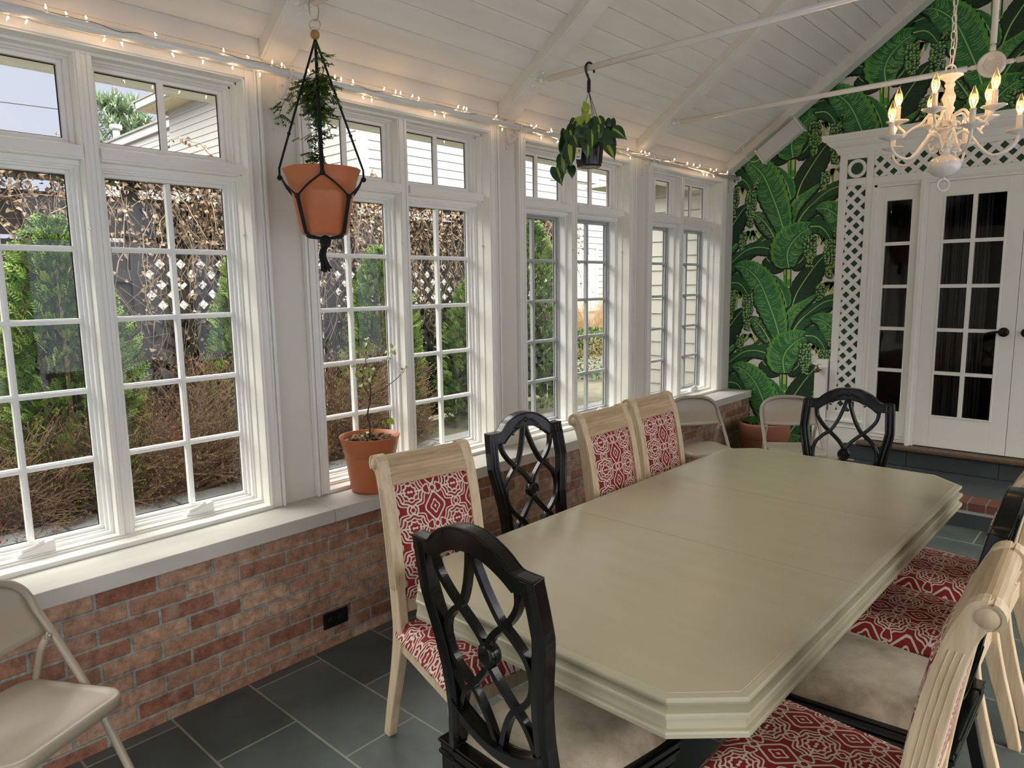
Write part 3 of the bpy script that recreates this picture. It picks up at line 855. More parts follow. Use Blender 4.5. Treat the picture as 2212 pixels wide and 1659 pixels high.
for i, (x0, x1, g, hx) in enumerate(((1.369, 1.9735, (1.480, 1.860), 1.907), (1.9765, 2.581, (2.090, 2.470), 2.043))):
    d = glazed('door_%d' % (i+1), x0, x1, g, cols=2)
    h = thing('door_handle'); h.parent = d
    h.location = (hx-(x0+x1)/2, 0, 1.259-.345)
    s = -1 if i == 0 else 1
    b = MB(); b.lathe([(0, -.012), (.028, -.012), (.034, -.006), (.034, 0)], (0, 0, 0), 24, 0, 'y'); b.rod((0, -.012, 0), (0, -.045, 0), .009, 10)
    b.build('rosette', 'bronze', h)
    b = MB(); b.tube(spline([(0, -.048, 0), (s*.03, -.052, .003), (s*.07, -.050, -.003), (s*.105, -.045, -.012)], 5), .008, 8, scales=[1.3-.03*q for q in range(16)])
    b.build('lever', 'bronze', h)
# dim hallway behind the doors
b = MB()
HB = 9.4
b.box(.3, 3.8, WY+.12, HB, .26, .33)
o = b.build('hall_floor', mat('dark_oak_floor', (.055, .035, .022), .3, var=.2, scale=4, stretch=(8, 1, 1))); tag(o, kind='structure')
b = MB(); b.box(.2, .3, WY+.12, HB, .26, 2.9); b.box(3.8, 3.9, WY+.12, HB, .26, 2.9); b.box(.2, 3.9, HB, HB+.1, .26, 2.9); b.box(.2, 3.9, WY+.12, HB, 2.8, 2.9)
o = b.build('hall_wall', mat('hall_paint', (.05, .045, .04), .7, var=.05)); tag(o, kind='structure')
# the wallpapered wall has the door opening: cover edges with reveals
b = MB(); b.box(.972, .99, WY, WY+.12, .33, 2.41); b.box(2*mid-.99, 2*mid-.972, WY, WY+.12, .33, 2.41); b.box(.972, 2*mid-.972, WY, WY+.12, 2.39, 2.41)
o = b.build('trim_%d' % k, 'trim'); k += 1; tag(o, kind='structure')
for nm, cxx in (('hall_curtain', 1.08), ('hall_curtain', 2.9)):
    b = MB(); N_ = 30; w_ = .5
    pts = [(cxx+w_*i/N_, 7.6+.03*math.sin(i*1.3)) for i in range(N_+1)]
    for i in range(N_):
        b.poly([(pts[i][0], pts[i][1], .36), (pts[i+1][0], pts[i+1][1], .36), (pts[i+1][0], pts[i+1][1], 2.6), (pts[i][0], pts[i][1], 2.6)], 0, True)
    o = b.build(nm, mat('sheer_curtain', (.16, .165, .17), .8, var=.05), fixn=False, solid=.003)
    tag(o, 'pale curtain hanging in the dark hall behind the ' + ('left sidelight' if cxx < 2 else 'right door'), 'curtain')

# threshold and slate step
b = MB(); b.prism([(6.100, .300), (6.092, .306), (6.092, .318), (6.102, .330), (6.235, .344), (6.235, .296), (6.112, .296)], .972, 2*mid-.972, 'yz')
o = b.build('trim_%d' % k, 'thresh'); k += 1; tag(o, kind='structure')
st = thing('trim_%d' % k, loc=(mid, 5.8, 0), kind='structure'); k += 1
b = MB()
xs = [.862, 1.345, 1.955, 2.565, 3.09]
for i in range(4): b.box(xs[i]+.002, xs[i+1]-.002, 6.118, WY, .178, .297)
b.build('riser_tile', 'slate', st, world=True, bevel=.001)
b = MB()
ys = [5.548, 5.86, 6.118]
for j in range(2):
    off = .0 if j else .3
    x = .99-off*0
    cuts = [.965] + [v for v in ([1.345, 1.955, 2.565] if j else [1.65, 2.26, 2.87]) ] + [2.985]
    for i in range(len(cuts)-1): b.box(cuts[i]+.0025, cuts[i+1]-.0025, ys[j]+.0025, ys[j+1]-.0025, .10, .176)
b.build('tread_tile', 'slate', st, world=True, bevel=.001)
b = MB(); b.box(.858, 3.092, 5.362, WY, 0, .121); b.box(.866, 3.084, 5.352, WY, .1, .171); b.build('mortar_bed', 'mortar', st, world=True)
b = MB()
xx = .858
while xx < 3.05:
    b.box(xx+.005, xx+.098, 5.345, 5.543, .124, .177); xx += .1035
yy = 5.55
while yy < 6.05:
    for xa in (.858, 2.99): b.box(xa+.0, xa+.102, yy+.005, yy+.098, .124, .177)
    yy += .1035
b.build('brick_edging', 'paver', st, world=True, bevel=.003)
b = MB(); b.box(.87, 3.08, 5.356, 5.37, .0, .118); b.build('slate_riser', 'slate', st, world=True)

# boxed pipe with a garden tap
t = thing('tap_box', 'white boxed pipe casing beside the lattice pilaster with a tap on top', 'pipe casing', (.652, FY-.02, 0))
b = MB(); b.box(.606, .699, FY-.045, WY-.001, 0, .925); b.box(.606, .70, FY-.005, WY-.001, .925, .985)
b.build('casing_board', 'trim', t, world=True, bevel=.003)
tp = thing('tap'); tp.parent = t; tp.location = (-.012, -.03, .905)
b = MB(); b.rod((0, 0, -.005), (0, -.045, .0), .011, 10); b.lathe([(.016, -.02), (.018, 0), (.014, .012), (.008, .02), (.006, .04)], (0, -.03, .0), 14); b.tube([(0, -.045, 0), (0, -.065, -.004), (0, -.072, -.02)], .010, 10)
b.rod((.018, -.03, 0), (.034, -.03, 0), .007, 8)
b.build('tap_body', 'brass', tp)
b = MB()
for a in (0, PI/2): b.tube([(-.032*math.cos(a), -.03-.032*math.sin(a), .046), (0, -.03, .05), (.032*math.cos(a), -.03+.032*math.sin(a), .046)], .0075, 8, scales=[1.25, .9, 1.25])
b.ball((0, -.03, .052), .012); b.build('cross_handle', 'ceramic', tp)

# heater panel hung along the rake
sl = Vector((1, 0, .7)).normalized(); nn = Vector((.7, 0, -1)).normalized()
t = thing('wall_heater', 'long pale heater panel mounted on the sloping rafter beside the leaf wallpaper', 'heater', (.27, 6.0, 2.80))
cc = Vector((.290, 5.985, 2.802))
b = MB(); b.obox(cc, (sl, Vector((0, .96, -.0)), nn), (.188, .036, .060)); b.build('panel', 'ducting', t, world=True, bevel=.006)
for s_ in (-1, 1):
    b = MB(); b.obox(cc+sl*s_*.193, (sl, Vector((0, 1, 0)), nn), (.006, .042, .070))
    b.build('end_cap', 'enamel', t, world=True, bevel=.002)
b = MB(); b.obox(Vector((-.02, 5.95, 2.812)), (sl, Vector((0, 1, 0)), nn), (.085, .012, .003)); b.build('mounting_strip', 'enamel', t, world=True)
b = MB(); b.tube(spline([(-.02, 5.95, 2.80), (.0, 5.99, 2.70), (.07, 6.0, 2.665), (.13, 5.995, 2.69)], 6), .003, 6); b.build('wire', 'enamel', t, world=True)

# ================================================================= TIE RODS
TR = .0155
lab = ['white tie rod across the near rafter, the one the macrame pot hangs from', 'white tie rod in the middle that carries the small hanging plant', 'white tie rod nearest the leaf wallpaper with the round medallion']
for i, y in enumerate((1.688, 3.160, 4.635)):
    t = thing('tie_rod', lab[i], 'tie rod', (RX, y, 2.775), group=None)
    b = MB(); zc_ = 2.775
    for g in ((lambda x: x), (lambda x: 2*RX-x)):
        b.rod((g(.115), y, zc_), (g(1.84), y, zc_), TR, 14); b.rod((g(.06), y, zc_), (g(.12), y, zc_), .007, 8)
        b.rod((g(1.835), y, zc_), (g(1.87), y, zc_), .009, 10)
        b.lathe([(.011, g(1.852)), (.013, g(1.858)), (.013, g(1.885))], (0, y, zc_), 12, 0, 'x')
    b.build('rod', 'enamel', t, world=True)
    b = MB(); b.rod((RX, y, 2.88), (RX, y, zc(RX)-.08), TR, 14); b.lathe([(.011, 2.84), (.015, 2.845), (.015, 2.87), (.009, 2.872), (.009, 2.885)], (RX, y, 0), 12)
    b.build('hanger_rod', 'enamel', t, world=True)
    b = MB()
    i0 = len(b.v); b.lathe([(0, -.013), (.050, -.013), (.052, -.0165), (.062, -.0165), (.066, -.010), (.066, .010), (.062, .0165), (.052, .0165), (.050, .013), (0, .013)], (RX, y, zc_), 40, 0, 'y')
    for a in range(6):
        aa = a*PI/3
        for rr in (.012, .024, .036):
            b.tube([(RX+rr*math.cos(aa), y-.0145, zc_+rr*math.sin(aa)), (RX+rr*math.cos(aa+PI/3), y-.0145, zc_+rr*math.sin(aa+PI/3))], .0016, 5)
    b.build('medallion', 'enamel', t, world=True)
    for g in ((lambda x: x), (lambda x: 2*RX-x)):
        b = MB(); s_ = 1 if g(0) == 0 else -1
        c0 = Vector((g(.035), y, 2.790)); sd = Vector((s_, 0, .7)).normalized(); nd = Vector((-.7*s_, 0, 1)).normalized()
        for dxx, dyy in ((0, 0), (.045, 0), (-.045, 0), (0, .03), (0, -.03)):
            p = c0+sd*dxx+Vector((0, dyy, 0)); b.ball(p, .019, seg=10, sc=(1, 1, .8))
        b.ball((g(.062), y, zc_), .016, seg=10)
        b.build('rosette', 'enamel', t, world=True)

# ================================================================= CURTAIN ROD + FAIRY LIGHTS
t = thing('curtain_rod', 'long white pole on scrolled brackets above the windows', 'curtain rod', (-.12, 2.9, 2.554))
b = MB(); b.rod((-.12, Y0+.1, 2.554), (-.12, 6.10, 2.554), .0175, 16)
for y in (1.80, 3.275, 4.75): b.rod((-.12, y-.012, 2.554), (-.12, y+.022, 2.554), .020, 16)
b.lathe([(.0175, 6.10), (.021, 6.105), (.021, 6.125), (.012, 6.13), (.018, 6.14), (0, 6.155)], (-.12, 0, 2.554), 16, 0, 'y')
b.build('pole', 'enamel', t, world=True)
for y in (.215, 1.70, 3.175, 4.65, 6.10):
    b = MB()
    b.box(-.215, -.209, y-.013, y+.013, 2.455, 2.600)
    b.lathe([(.0, 0), (.013, 0), (.013, .006), (0, .006)], (-.212, y, 2.455), 14, 0, 'x'); b.lathe([(.0, 0), (.013, 0), (.013, .006), (0, .006)], (-.212, y, 2.600), 14, 0, 'x')
    def ring(cx, cz, r, w=.0045): b.tube([(cx+r*math.cos(2*PI*q/18), y, cz+r*math.sin(2*PI*q/18)) for q in range(18)], w, 6, closed=True)
    ring(-.176, 2.500, .024); ring(-.176, 2.500, .014, .003); ring(-.140, 2.515, .012, .004)
    b.tube([(-.12+.023*math.cos(q), y, 2.554+.023*math.sin(q)) for q in [R(a) for a in range(150, 420, 18)]], .005, 6)
    b.tube(spline([(-.209, y, 2.475), (-.19, y, 2.472), (-.155, y, 2.50), (-.128, y, 2.530)], 5), .005, 6)
    b.tube(spline([(-.209, y, 2.575), (-.185, y, 2.590), (-.160, y, 2.600), (-.142, y, 2.575)], 5), .004, 6)
    b.build('bracket', 'enamel', t, world=True)
FL = [(0.698, 2.535), (0.748, 2.530), (0.807, 2.591), (0.87, 2.578), (0.93, 2.59), (0.983, 2.532), (1.039, 2.532), (1.159, 2.588), (1.215, 2.530), (1.329, 2.530), (1.409, 2.577), (1.446, 2.531), (1.521, 2.577), (1.627, 2.594), (1.671, 2.594), (1.565, 2.530), (1.793, 2.591), (1.85, 2.531), (1.926, 2.587), (1.965, 2.579), (2.028, 2.581), (2.077, 2.530), (2.135, 2.529), (2.202, 2.585), (2.269, 2.578), (2.295, 2.581), (2.379, 2.577), (2.427, 2.58), (2.537, 2.529), (2.588, 2.528), (2.682, 2.577), (2.726, 2.578), (2.75, 2.578), (2.977, 2.58), (3.036, 2.527), (3.296, 2.582), (3.325, 2.577), (3.372, 2.524), (3.474, 2.577), (3.487, 2.580), (3.546, 2.525), (4.145, 2.577), (4.179, 2.577), (4.09, 2.525), (4.341, 2.578), (4.359, 2.529), (4.486, 2.578), (4.554, 2.591), (4.611, 2.58), (4.954, 2.583), (5.194, 2.580), (5.294, 2.578), (5.379, 2.585), (5.599, 2.578), (5.683, 2.58), (5.866, 2.59), (5.885, 2.576), (5.45, 2.525), (5.50, 2.526), (5.62, 2.526)]
t = thing('fairy_lights', 'string of warm fairy lights wound along the white pole over the windows', 'string lights', (-.12, 2.9, 2.575))
b = MB(); ph = 0; pts = []
for i in range(900):
    y = .55+5.45*i/899; a = PI*.52+1.0*math.sin(y*11)+.5*math.sin(y*29)
    rr = .0190
    pts.append((-.12+rr*math.cos(a), y, 2.554+rr*math.sin(a)))
b.tube(pts, .0010, 4)
b.build('wire', mat('green_wire', (.02, .04, .025), .6), t, world=True)
for (y, z) in FL:
    up = z > 2.554; b = MB()
    base = 2.575 if up else 2.536; s_ = 1 if up else -1
    tip = max(z, 2.584) if up else min(z, 2.526)
    dx = rnd.uniform(-.010, .012) + (0 if up else -.004)
    dy = rnd.uniform(-.012, .012)
    p0 = Vector((-.12+dx*.3, y-dy*.5, base)); p1 = Vector((-.12+dx, y, tip))
    d = (p1-p0).normalized()
    b.tube([p0-d*.006, p0+d*.006], .0028, 6, 1); b.tube([p0+d*.006, p0+d*.012, p0+d*.020], .0026, 6, 0, scales=[1, 1.1, .2])
    b.build('bulb', ['fairy', 'enamel'], t, world=True, fixn=False)

# ================================================================= TABLE
TZ = .750
tb = thing('dining_table', 'long octagonal sage-cream dining table with moulded edges', 'table', (1.562, 2.472, 0), R(-.85))
def offset_poly(P, d, outer):
    """offset a CCW polygon outwards by d on flagged edges only"""
    n = len(P); out = []
    def line(i):
        a, c = Vector(P[i]), Vector(P[(i+1) % n]); t = (c-a).normalized(); nrm = Vector((t.y, -t.x))
        o = nrm*(d if outer[i] else 0); return a+o, t
    for i in range(n):
        p, r = line(i-1 if i else n-1); q, s_ = line(i)
        cr = r.x*s_.y-r.y*s_.x
        if abs(cr) < 1e-6: out.append(q); continue
        t = ((q-p).x*s_.y-(q-p).y*s_.x)/cr; out.append(p+r*t)
    return out
hw_, hl, cx1, cy1 = .558, 1.195, .132, .125
s1, s2 = -.300, .370
gp = .0009
pieces = [
    ([(-hw_, s1-gp), (-hw_, -hl+cy1), (-hw_+cx1, -hl), (hw_-cx1, -hl), (hw_, -hl+cy1), (hw_, s1-gp)], [1, 1, 1, 1, 1, 0]),
    ([(-hw_, s2-gp), (-hw_, s1+gp), (hw_, s1+gp), (hw_, s2-gp)], [1, 0, 1, 0]),
    ([(hw_, s2+gp), (hw_, hl-cy1), (hw_-cx1, hl), (-hw_+cx1, hl), (-hw_, hl-cy1), (-hw_, s2+gp)], [1, 1, 1, 1, 1, 0])]
prof = [(-.024, .750, 0), (-.023, .7488, 1), (-.0215, .7488, 1), (-.0205, .7495, 1), (-.004, .7485, 1), (-.0005, .745, 1), (0, .740, 1), (-.004, .732, 1), (-.010, .726, 1), (-.021, .723, 1), (-.021, .718, 1), (.001, .7145, 1), (.005, .711, 1), (.005, .7035, 1), (.000, .702, 1), (-.007, .700, 1), (-.007, .674, 1), (.003, .6725, 1), (.005, .667, 1), (.004, .657, 1), (-.002, .654, 1), (-.05, .654, 1)]
for P, fl_ in pieces:
    b = MB(); n = len(P); rings = []
    for (d, z, m_) in prof:
        Q = offset_poly(P, d, fl_); rings.append(len(b.v)); b.v += [(q.x, q.y, z) for q in Q]
    b.face(list(range(rings[0], rings[0]+n)), 0)
    for j in range(len(prof)-1):
        for i in range(n): b.face((rings[j]+i, rings[j]+(i+1) % n, rings[j+1]+(i+1) % n, rings[j+1]+i), prof[j+1][2])
    b.face(list(range(rings[-1], rings[-1]+n))[::-1], 1)
    b.build('top_leaf', ['table', 'tabledge'], tb)
for y in (-.72, .72):
    b = MB(); b.prism([(-.36, .0), (.36, .0), (.36, .05), (.18, .09), (.08, .16), (.065, .40), (.09, .55), (.22, .60), (-.22, .60), (-.09, .55), (-.065, .40), (-.08, .16), (-.18, .09), (-.36, .05)], y-.06, y+.06, 'xz')
    b.build('pedestal', 'tabledge', tb, bevel=.006)
b = MB(); b.box(-.44, .44, -1.05, 1.05, .598, .654); b.box(-.04, .04, -.66, .66, .20, .28); b.build('apron', 'tabledge', tb, bevel=.003)

# ================================================================= UPHOLSTERED CHAIR (faces +x)
PA = [(-.112, 0), (-.085, .11), (-.048, .24), (-.018, .36), (-.004, .45), (-.010, .54), (-.024, .66), (-.043, .79), (-.063, .90), (-.086, .985), (-.106, 1.030)]
def prx(z, P):
    for i in range(len(P)-1):
        if P[i][1] <= z <= P[i+1][1]:
            t = (z-P[i][1])/(P[i+1][1]-P[i][1]); return P[i][0]+(P[i+1][0]-P[i][0])*t
    return P[-1][0] if z > P[-1][1] else P[0][0]
def make_cream():
    t = thing('upholstered_dining_chair', 'x', 'chair')
    sp = spline([(x, 0, z) for x, z in PA], 5)
    HWB = .176
    for s_ in (-1, 1):
        y = s_*HWB
        front_, back_ = [], []
        for p in sp:
            z = p.z
            if z > .99: break
            d = .038+(.058-.038)*min(1, z/.42)
            if z > .75: d -= .006*(z-.75)/.24
            front_.append((p.x+d/2, z)); back_.append((p.x-d/2, z))
        sc_ = [(-.118+.0305*math.cos(a)*(1.12 if math.cos(a) > 0 else 1), 1.034+.0295*math.sin(a)) for a in [R(q) for q in range(25, 272, 17)]]
        b = MB(); b.prism(front_+sc_+back_[::-1], y-.0175, y+.0175, 'xz')
        b.build('rear_post', 'pine', t, bevel=.004)
        # raised bead following the scroll edge, and the boss at its end
        b = MB()
        ed = [(p[0]-.003, y, p[1]) for p in front_ if p[1] > .60]+[(-.118+(p[0]+.118)*.93, y, 1.034+(p[1]-1.034)*.93) for p in sc_[:-2]]
        b.sweep(ed, [(-.004, -.0215), (-.004, .0215), (.0035, .0205), (.0035, -.0205)], 0, False, up=(1, 0, .2))
        b.lathe([(0, -.0205), (.019, -.0205), (.021, -.017), (.021, .017), (.019, .0205), (0, .0205)], (-.120, y, 1.032), 20, 0, 'y')
        for q in (-.012, 0, .012):
            fl = [(prx(z, PA)+q, y+s_*.0178, z) for z in [.60+.032*g for g in range(12)]]
            b.tube(fl, .0018, 5)
        b.build('scroll_bead', 'pine', t)
    # crest rail, fluted roll
    b = MB()
    front = []
    for i in range(13):
        z = .962+.0066*i; xx = prx(z, PA)+.028-.0006*i*i*.12
        front.append((xx+(.0042 if i % 2 else 0), z))
    roll = [(-.118+.026*math.cos(a), 1.034+.025*math.sin(a)) for a in [R(q) for q in range(50, 262, 21)]]
    back = [(-.106, .992), (-.096, .962)]
    b.prism(front+roll+back, -.160, .160, 'xz')
    b.build('crest_rail', 'pinedark', t, bevel=.002)
    b = MB(); x0 = prx(.54, PA); b.hexa([(x0-.022, -.160, .515), (x0+.022, -.160, .515), (x0+.022, .160, .515), (x0-.022, .160, .515), (x0-.027, -.160, .562), (x0+.018, -.160, .562), (x0+.018, .160, .562), (x0-.027, .160, .562)])
    b.build('lower_back_rail', 'pine', t, bevel=.004)
    # upholstered back
    b = MB(); NY, NZ = 12, 20; z0, z1 = .560, .966; hy = .159
    def P_(i, j, side):
        u = -1+2*i/NY; v = j/NZ; z = z0+(z1-z0)*v; x = prx(z, PA)
        pil = (1-abs(u)**4)*(1-abs(2*v-1)**6)
        return (x+.022+.020*pil, u*hy, z) if side else (x-.020-.008*pil, u*hy, z)
    idx = {}
    for sd in (0, 1):
        for i in range(NY+1):
            for j in range(NZ+1): idx[(sd, i, j)] = b.vert(P_(i, j, sd))
    for sd in (0, 1):
        for i in range(NY):
            for j in range(NZ):
                q = [idx[(sd, i, j)], idx[(sd, i+1, j)], idx[(sd, i+1, j+1)], idx[(sd, i, j+1)]]
                b.face(q if sd else q[::-1], 0, True)
    for j in range(NZ):
        for i in (0, NY): b.face((idx[(0, i, j)], idx[(1, i, j)], idx[(1, i, j+1)], idx[(0, i, j+1)]), 0)
    for i in range(NY):
        for j in (0, NZ): b.face((idx[(0, i, j)], idx[(1, i, j)], idx[(1, i+1, j)], idx[(0, i+1, j)]), 0)
    b.build('back_cushion', 'fabric', t, uvf=lambda v, n_: (v.y+.100, v.z+.062))
    # seat cushion
    b = MB(); NX_, NYY = 14, 14
    def hwy(x): return .200+.055*min(1, max(0, (x+.01)/.42))
    def S(i, j, top):
        u = i/NX_; v = -1+2*j/NYY
        x = -.012+.462*u; hy_ = hwy(x)
        rx = 1-abs(2*u-1)**5*.02
        y = v*hy_
        ed = max(abs(v)**6, (abs(2*u-1))**8)
        if top: return (x, y, .440+.052*(1-ed)**.5+.006*(1-v*v)*(1-(2*u-1)**2))
        return (x, y, .436)
    idx = {}
    for tp_ in (0, 1):
        for i in range(NX_+1):
            for j in range(NYY+1): idx[(tp_, i, j)] = b.vert(S(i, j, tp_))
    for i in range(NX_):
        for j in range(NYY):
            b.face((idx[(1, i, j)], idx[(1, i+1, j)], idx[(1, i+1, j+1)], idx[(1, i, j+1)]), 0, True)
            b.face((idx[(0, i, j)], idx[(0, i, j+1)], idx[(0, i+1, j+1)], idx[(0, i+1, j)]), 0)
    for i in range(NX_):
        for j in (0, NYY): b.face((idx[(0, i, j)], idx[(1, i, j)], idx[(1, i+1, j)], idx[(0, i+1, j)]), 0, True)
    for j in range(NYY):
        for i in (0, NX_): b.face((idx[(0, i, j)], idx[(1, i, j)], idx[(1, i, j+1)], idx[(0, i, j+1)]), 0, True)
    b.build('seat', 'fabric', t, uvf=lambda v, n_: (v.y+.035+(.3 if abs(n_.y) > .7 else 0)*0, v.x+(v.z-.49)*(1 if n_.x > .5 else 0)+.02))
    b = MB()
    for s_ in (-1, 1):
        b.hexa([(.0, s_*.158, .375), (.42, s_*.212, .375), (.42, s_*.236, .375), (.0, s_*.184, .375), (.0, s_*.158, .440), (.42, s_*.212, .440), (.42, s_*.236, .440), (.0, s_*.184, .440)])
    b.box(.412, .434, -.215, .215, .375, .44); b.box(-.02, .012, -.17, .17, .375, .44)
    b.build('seat_frame', 'pine', t, bevel=.003)
    for s_ in (-1, 1):
        b = MB(); b.sweep([(.412, s_*.222, .445), (.415, s_*.222, .36), (.425, s_*.222, .18), (.430, s_*.222, 0)], [(-.5, -.5), (.5, -.5), (.5, .5), (-.5, .5)], 0, False, up=(1, 0, 0), scales=[(.046, .046), (.046, .046), (.038, .038), (.028, .028)])
        b.build('front_leg', 'pine', t, bevel=.003)
    return t
cream = make_cream()
GC = 'upholstered chairs around the table'
CR = [((.850, 1.623), -9, 'cream wooden chair with red trellis cushion nearest the window-sill sapling'),
      ((.905, 2.695), 0, 'cream chair with red trellis back just past the black chair on the window side'),
      ((.868, 3.190), -1, 'cream chair with red trellis back farthest along the window side, beside the folding chair'),
      ((2.383, 1.668), 181.8, 'nearest cream chair on the right side, its scrolled top and side turned to us'),
      ((2.345, 2.690), 180, 'second cream chair on the right side, beyond the black one'),
      ((2.365, 3.190), 179, 'farthest cream chair on the right side of the table')]
for i, ((x, y), a, l_) in enumerate(CR): place(cream, i == 0, (x, y, 0), R(a), l_, None) if 0 else None
cr_objs = []
for i, ((x, y), a, l_) in enumerate(CR):
    o = cream if i == 0 else copy_tree(cream)
    o.location = (x, y, 0); o.rotation_euler = (0, 0, R(a)); o['label'] = l_; o['group'] = GC; cr_objs.append(o)

# ================================================================= BLACK LATTICE-BACK CHAIR (faces +x)
LB_ = [(-.095, 0), (-.050, .15), (-.015, .30), (0, .44), (-.010, .52), (-.027, .64), (-.046, .76), (-.066, .87), (-.088, .98), (-.098, 1.03)]
def lean(z): return prx(z, LB_)
HWS = [(0, .200), (.30, .186), (.44, .178), (.52, .166), (.60, .162), (.68, .168), (.76, .184), (.82, .198), (.850, .202), (.90, .200), (.985, .193)]
def hws(z):
    for i in range(len(HWS)-1):
        if HWS[i][0] <= z <= HWS[i+1][0]:
            t = (z-HWS[i][0])/(HWS[i+1][0]-HWS[i][0]); return HWS[i][1]+(HWS[i+1][1]-HWS[i][1])*t
    return HWS[-1][1]
def flat(b, poly, x0, x1, m=0):
    """polygon in (y,z) bent onto the leaning back, from depth x0 to x1"""
    n = len(poly); i = len(b.v)
    b.v += [(lean(z)+x0, y, z) for y, z in poly]+[(lean(z)+x1, y, z) for y, z in poly]
    b.face(list(range(i, i+n)), m); b.face(list(range(i+n, i+2*n))[::-1], m)
    for k_ in range(n): b.face((i+k_, i+n+k_, i+n+(k_+1) % n, i+(k_+1) % n), m)
def band(b, top, bot, x0, x1):
    """strip between two (y,z) polylines with the same number of points"""
    for i in range(len(top)-1):
        q = [bot[i], bot[i+1], top[i+1], top[i]]
        P = [(lean(z)+x0, y, z) for y, z in q]; Q = [(lean(z)+x1, y, z) for y, z in q]
        j = len(b.v); b.v += P+Q
        b.face((j, j+1, j+2, j+3)); b.face((j+7, j+6, j+5, j+4)); b.face((j, j+4, j+5, j+1)); b.face((j+3, j+2, j+6, j+7))
        if i == 0: b.face((j, j+3, j+7, j+4))
        if i == len(top)-2: b.face((j+1, j+5, j+6, j+2))
def zst(b):
    for i, v in enumerate(b.v):
        if v[2] > .44: b.v[i] = (v[0], v[1], .44+(v[2]-.44)*1.082)
def make_black():
    t = thing('lattice_back_chair', 'x', 'chair')
    zs = [0, .08, .16, .24, .32, .40, .46, .52, .58, .64, .70, .76, .80, .835, .850, .87, .91, .95, .982]
    for s_ in (-1, 1):
        b = MB()
        path = [(lean(z), s_*hws(z), z) for z in zs]
        w, d = .0215, .017
        # section with three reeds on the front
        ring = [(d, -w), (d+.003, -w*.80), (d, -w*.60), (d-.003, -w*.5), (d+.004, -w*.2), (d+.004, w*.2), (d-.003, w*.5), (d, w*.6), (d+.003, w*.8), (d, w), (-d, w), (-d-.002, 0), (-d, -w)]
        b.sweep(path, ring, 0, False, up=(1, 0, 0), scales=[(.9, .78) if z < .45 else (1, 1) for z in zs])
        zst(b); b.build('stile', 'black', t, bevel=.0015)
    # crest rail
    N_ = 40; top, bot, top2, bot2 = [], [], [], []
    for i in range(N_+1):
        y = -.212+.424*i/N_; a = abs(y)
        if a > .152: zt = .986; zb = .945
        elif a > .135: f = (.152-a)/.017; zt = .986+.012*f; zb = .945-.008*f
        else: zt = .998+.050*math.cos(PI/2*(a/.135)**1.15)**.8 if a < .135 else .998; zb = .937+.055*math.cos(PI/2*(a/.135)**1.0)**.75
        top.append((y, zt)); bot.append((y, zb))
    b = MB(); band(b, top, bot, -.017, .017)
    m_ = [(y, z-.007) for y, z in top]; m2_ = [(y, z+.006) for y, z in bot]
    band(b, top, m_, .017, .022); band(b, m2_, bot, .017, .021)
    band(b, [(y, z+.000) for y, z in top], m_, -.021, -.017)
    zst(b); crest = b.build('crest_rail', 'black', t, bevel=.0015)
    b = MB()
    for s_ in (-1, 1):
        for q in range(6):
            y = s_*(.012+q*.013); z = 1.018-.0055*q*q*.28
            b.ball((lean(z)+.018, y, z), .0075, seg=8, sc=(.5, 1.5, .7))
            b.ball((lean(z)+.018, y+s_*.004, z-.012), .006, seg=8, sc=(.5, 1.3, .7))
    b.ball((lean(1.02)+.019, 0, 1.018), .010, seg=10, sc=(.5, 1, 1.2))
    zst(b); b.build('carving', 'black', crest)
    # lattice ribbons, symmetric about the boss
    b = MB(); zc0 = .735
    def rib(pts, n=7):
        P = spline([(0, y, z) for y, z in pts], n)
        b.sweep([(lean(p.z), p.y, p.z) for p in P], [(-.011, -.0078), (-.011, .0078), (.008, .0085), (.012, .004), (.012, -.004), (.008, -.0085)], 0, False, up=(1, 0, 0))
    for s_ in (-1, 1):
        rib([(s_*.148, .950), (s_*.140, .905), (s_*.108, .862), (s_*.070, .830), (s_*.030, .795), (s_*.004, .762)])
        rib([(s_*.006, .990), (s_*.018, .950), (s_*.040, .895), (s_*.070, .845), (s_*.108, .815), (s_*.140, .780), (s_*.152, .735), (s_*.140, .688), (s_*.108, .650), (s_*.070, .620), (s_*.038, .572), (s_*.014, .515), (s_*.006, .490)])
        rib([(s_*.004, .708), (s_*.030, .676), (s_*.070, .636), (s_*.104, .606), (s_*.124, .570), (s_*.136, .535)])
    zst(b); b.build('lattice_splat', 'black', t)
    b = MB(); i0 = len(b.v)
    b.lathe([(0, -.018), (.020, -.018), (.030, -.012), (.030, .012), (.027, .017), (.022, .018), (.021, .014), (.016, .015), (0, .016)], (0, 0, 0), 28, 0, 'x')
    for q in range(8): b.ball((.016, .012*math.cos(q*PI/4), .012*math.sin(q*PI/4)), .0052, seg=6, sc=(.5, 1, 1))
    b.ball((.017, 0, 0), .004, seg=6)
    for i in range(i0, len(b.v)): v = b.v[i]; b.v[i] = (v[0]+lean(zc0), v[1], v[2]+zc0)
    zst(b); b.build('boss', 'black', t)
    # U-shaped lower rail
    top, bot = [], []
    for i in range(25):
        y = -.162+.324*i/24; f = math.cos(PI/2*y/.162)
        top.append((y, .560-.062*f**.8)); bot.append((y, .515-.052*f**.8))
    b = MB(); band(b, top, bot, -.016, .016); band(b, top, [(y, z-.008) for y, z in top], .016, .022); band(b, top, [(y, z-.008) for y, z in top], -.022, -.016)
    zst(b); b.build('lower_rail', 'black', t, bevel=.0015)
    # seat frame with moulded rear corners
    b = MB()
    def ringbox(z0, z1, e):
        P = [(-.032-e, -.196-e), (.420+e, -.240-e), (.420+e, .240+e), (-.032-e, .196+e)]
        b.hexa([(x, y, z0) for x, y in P]+[(x, y, z1) for x, y in P])
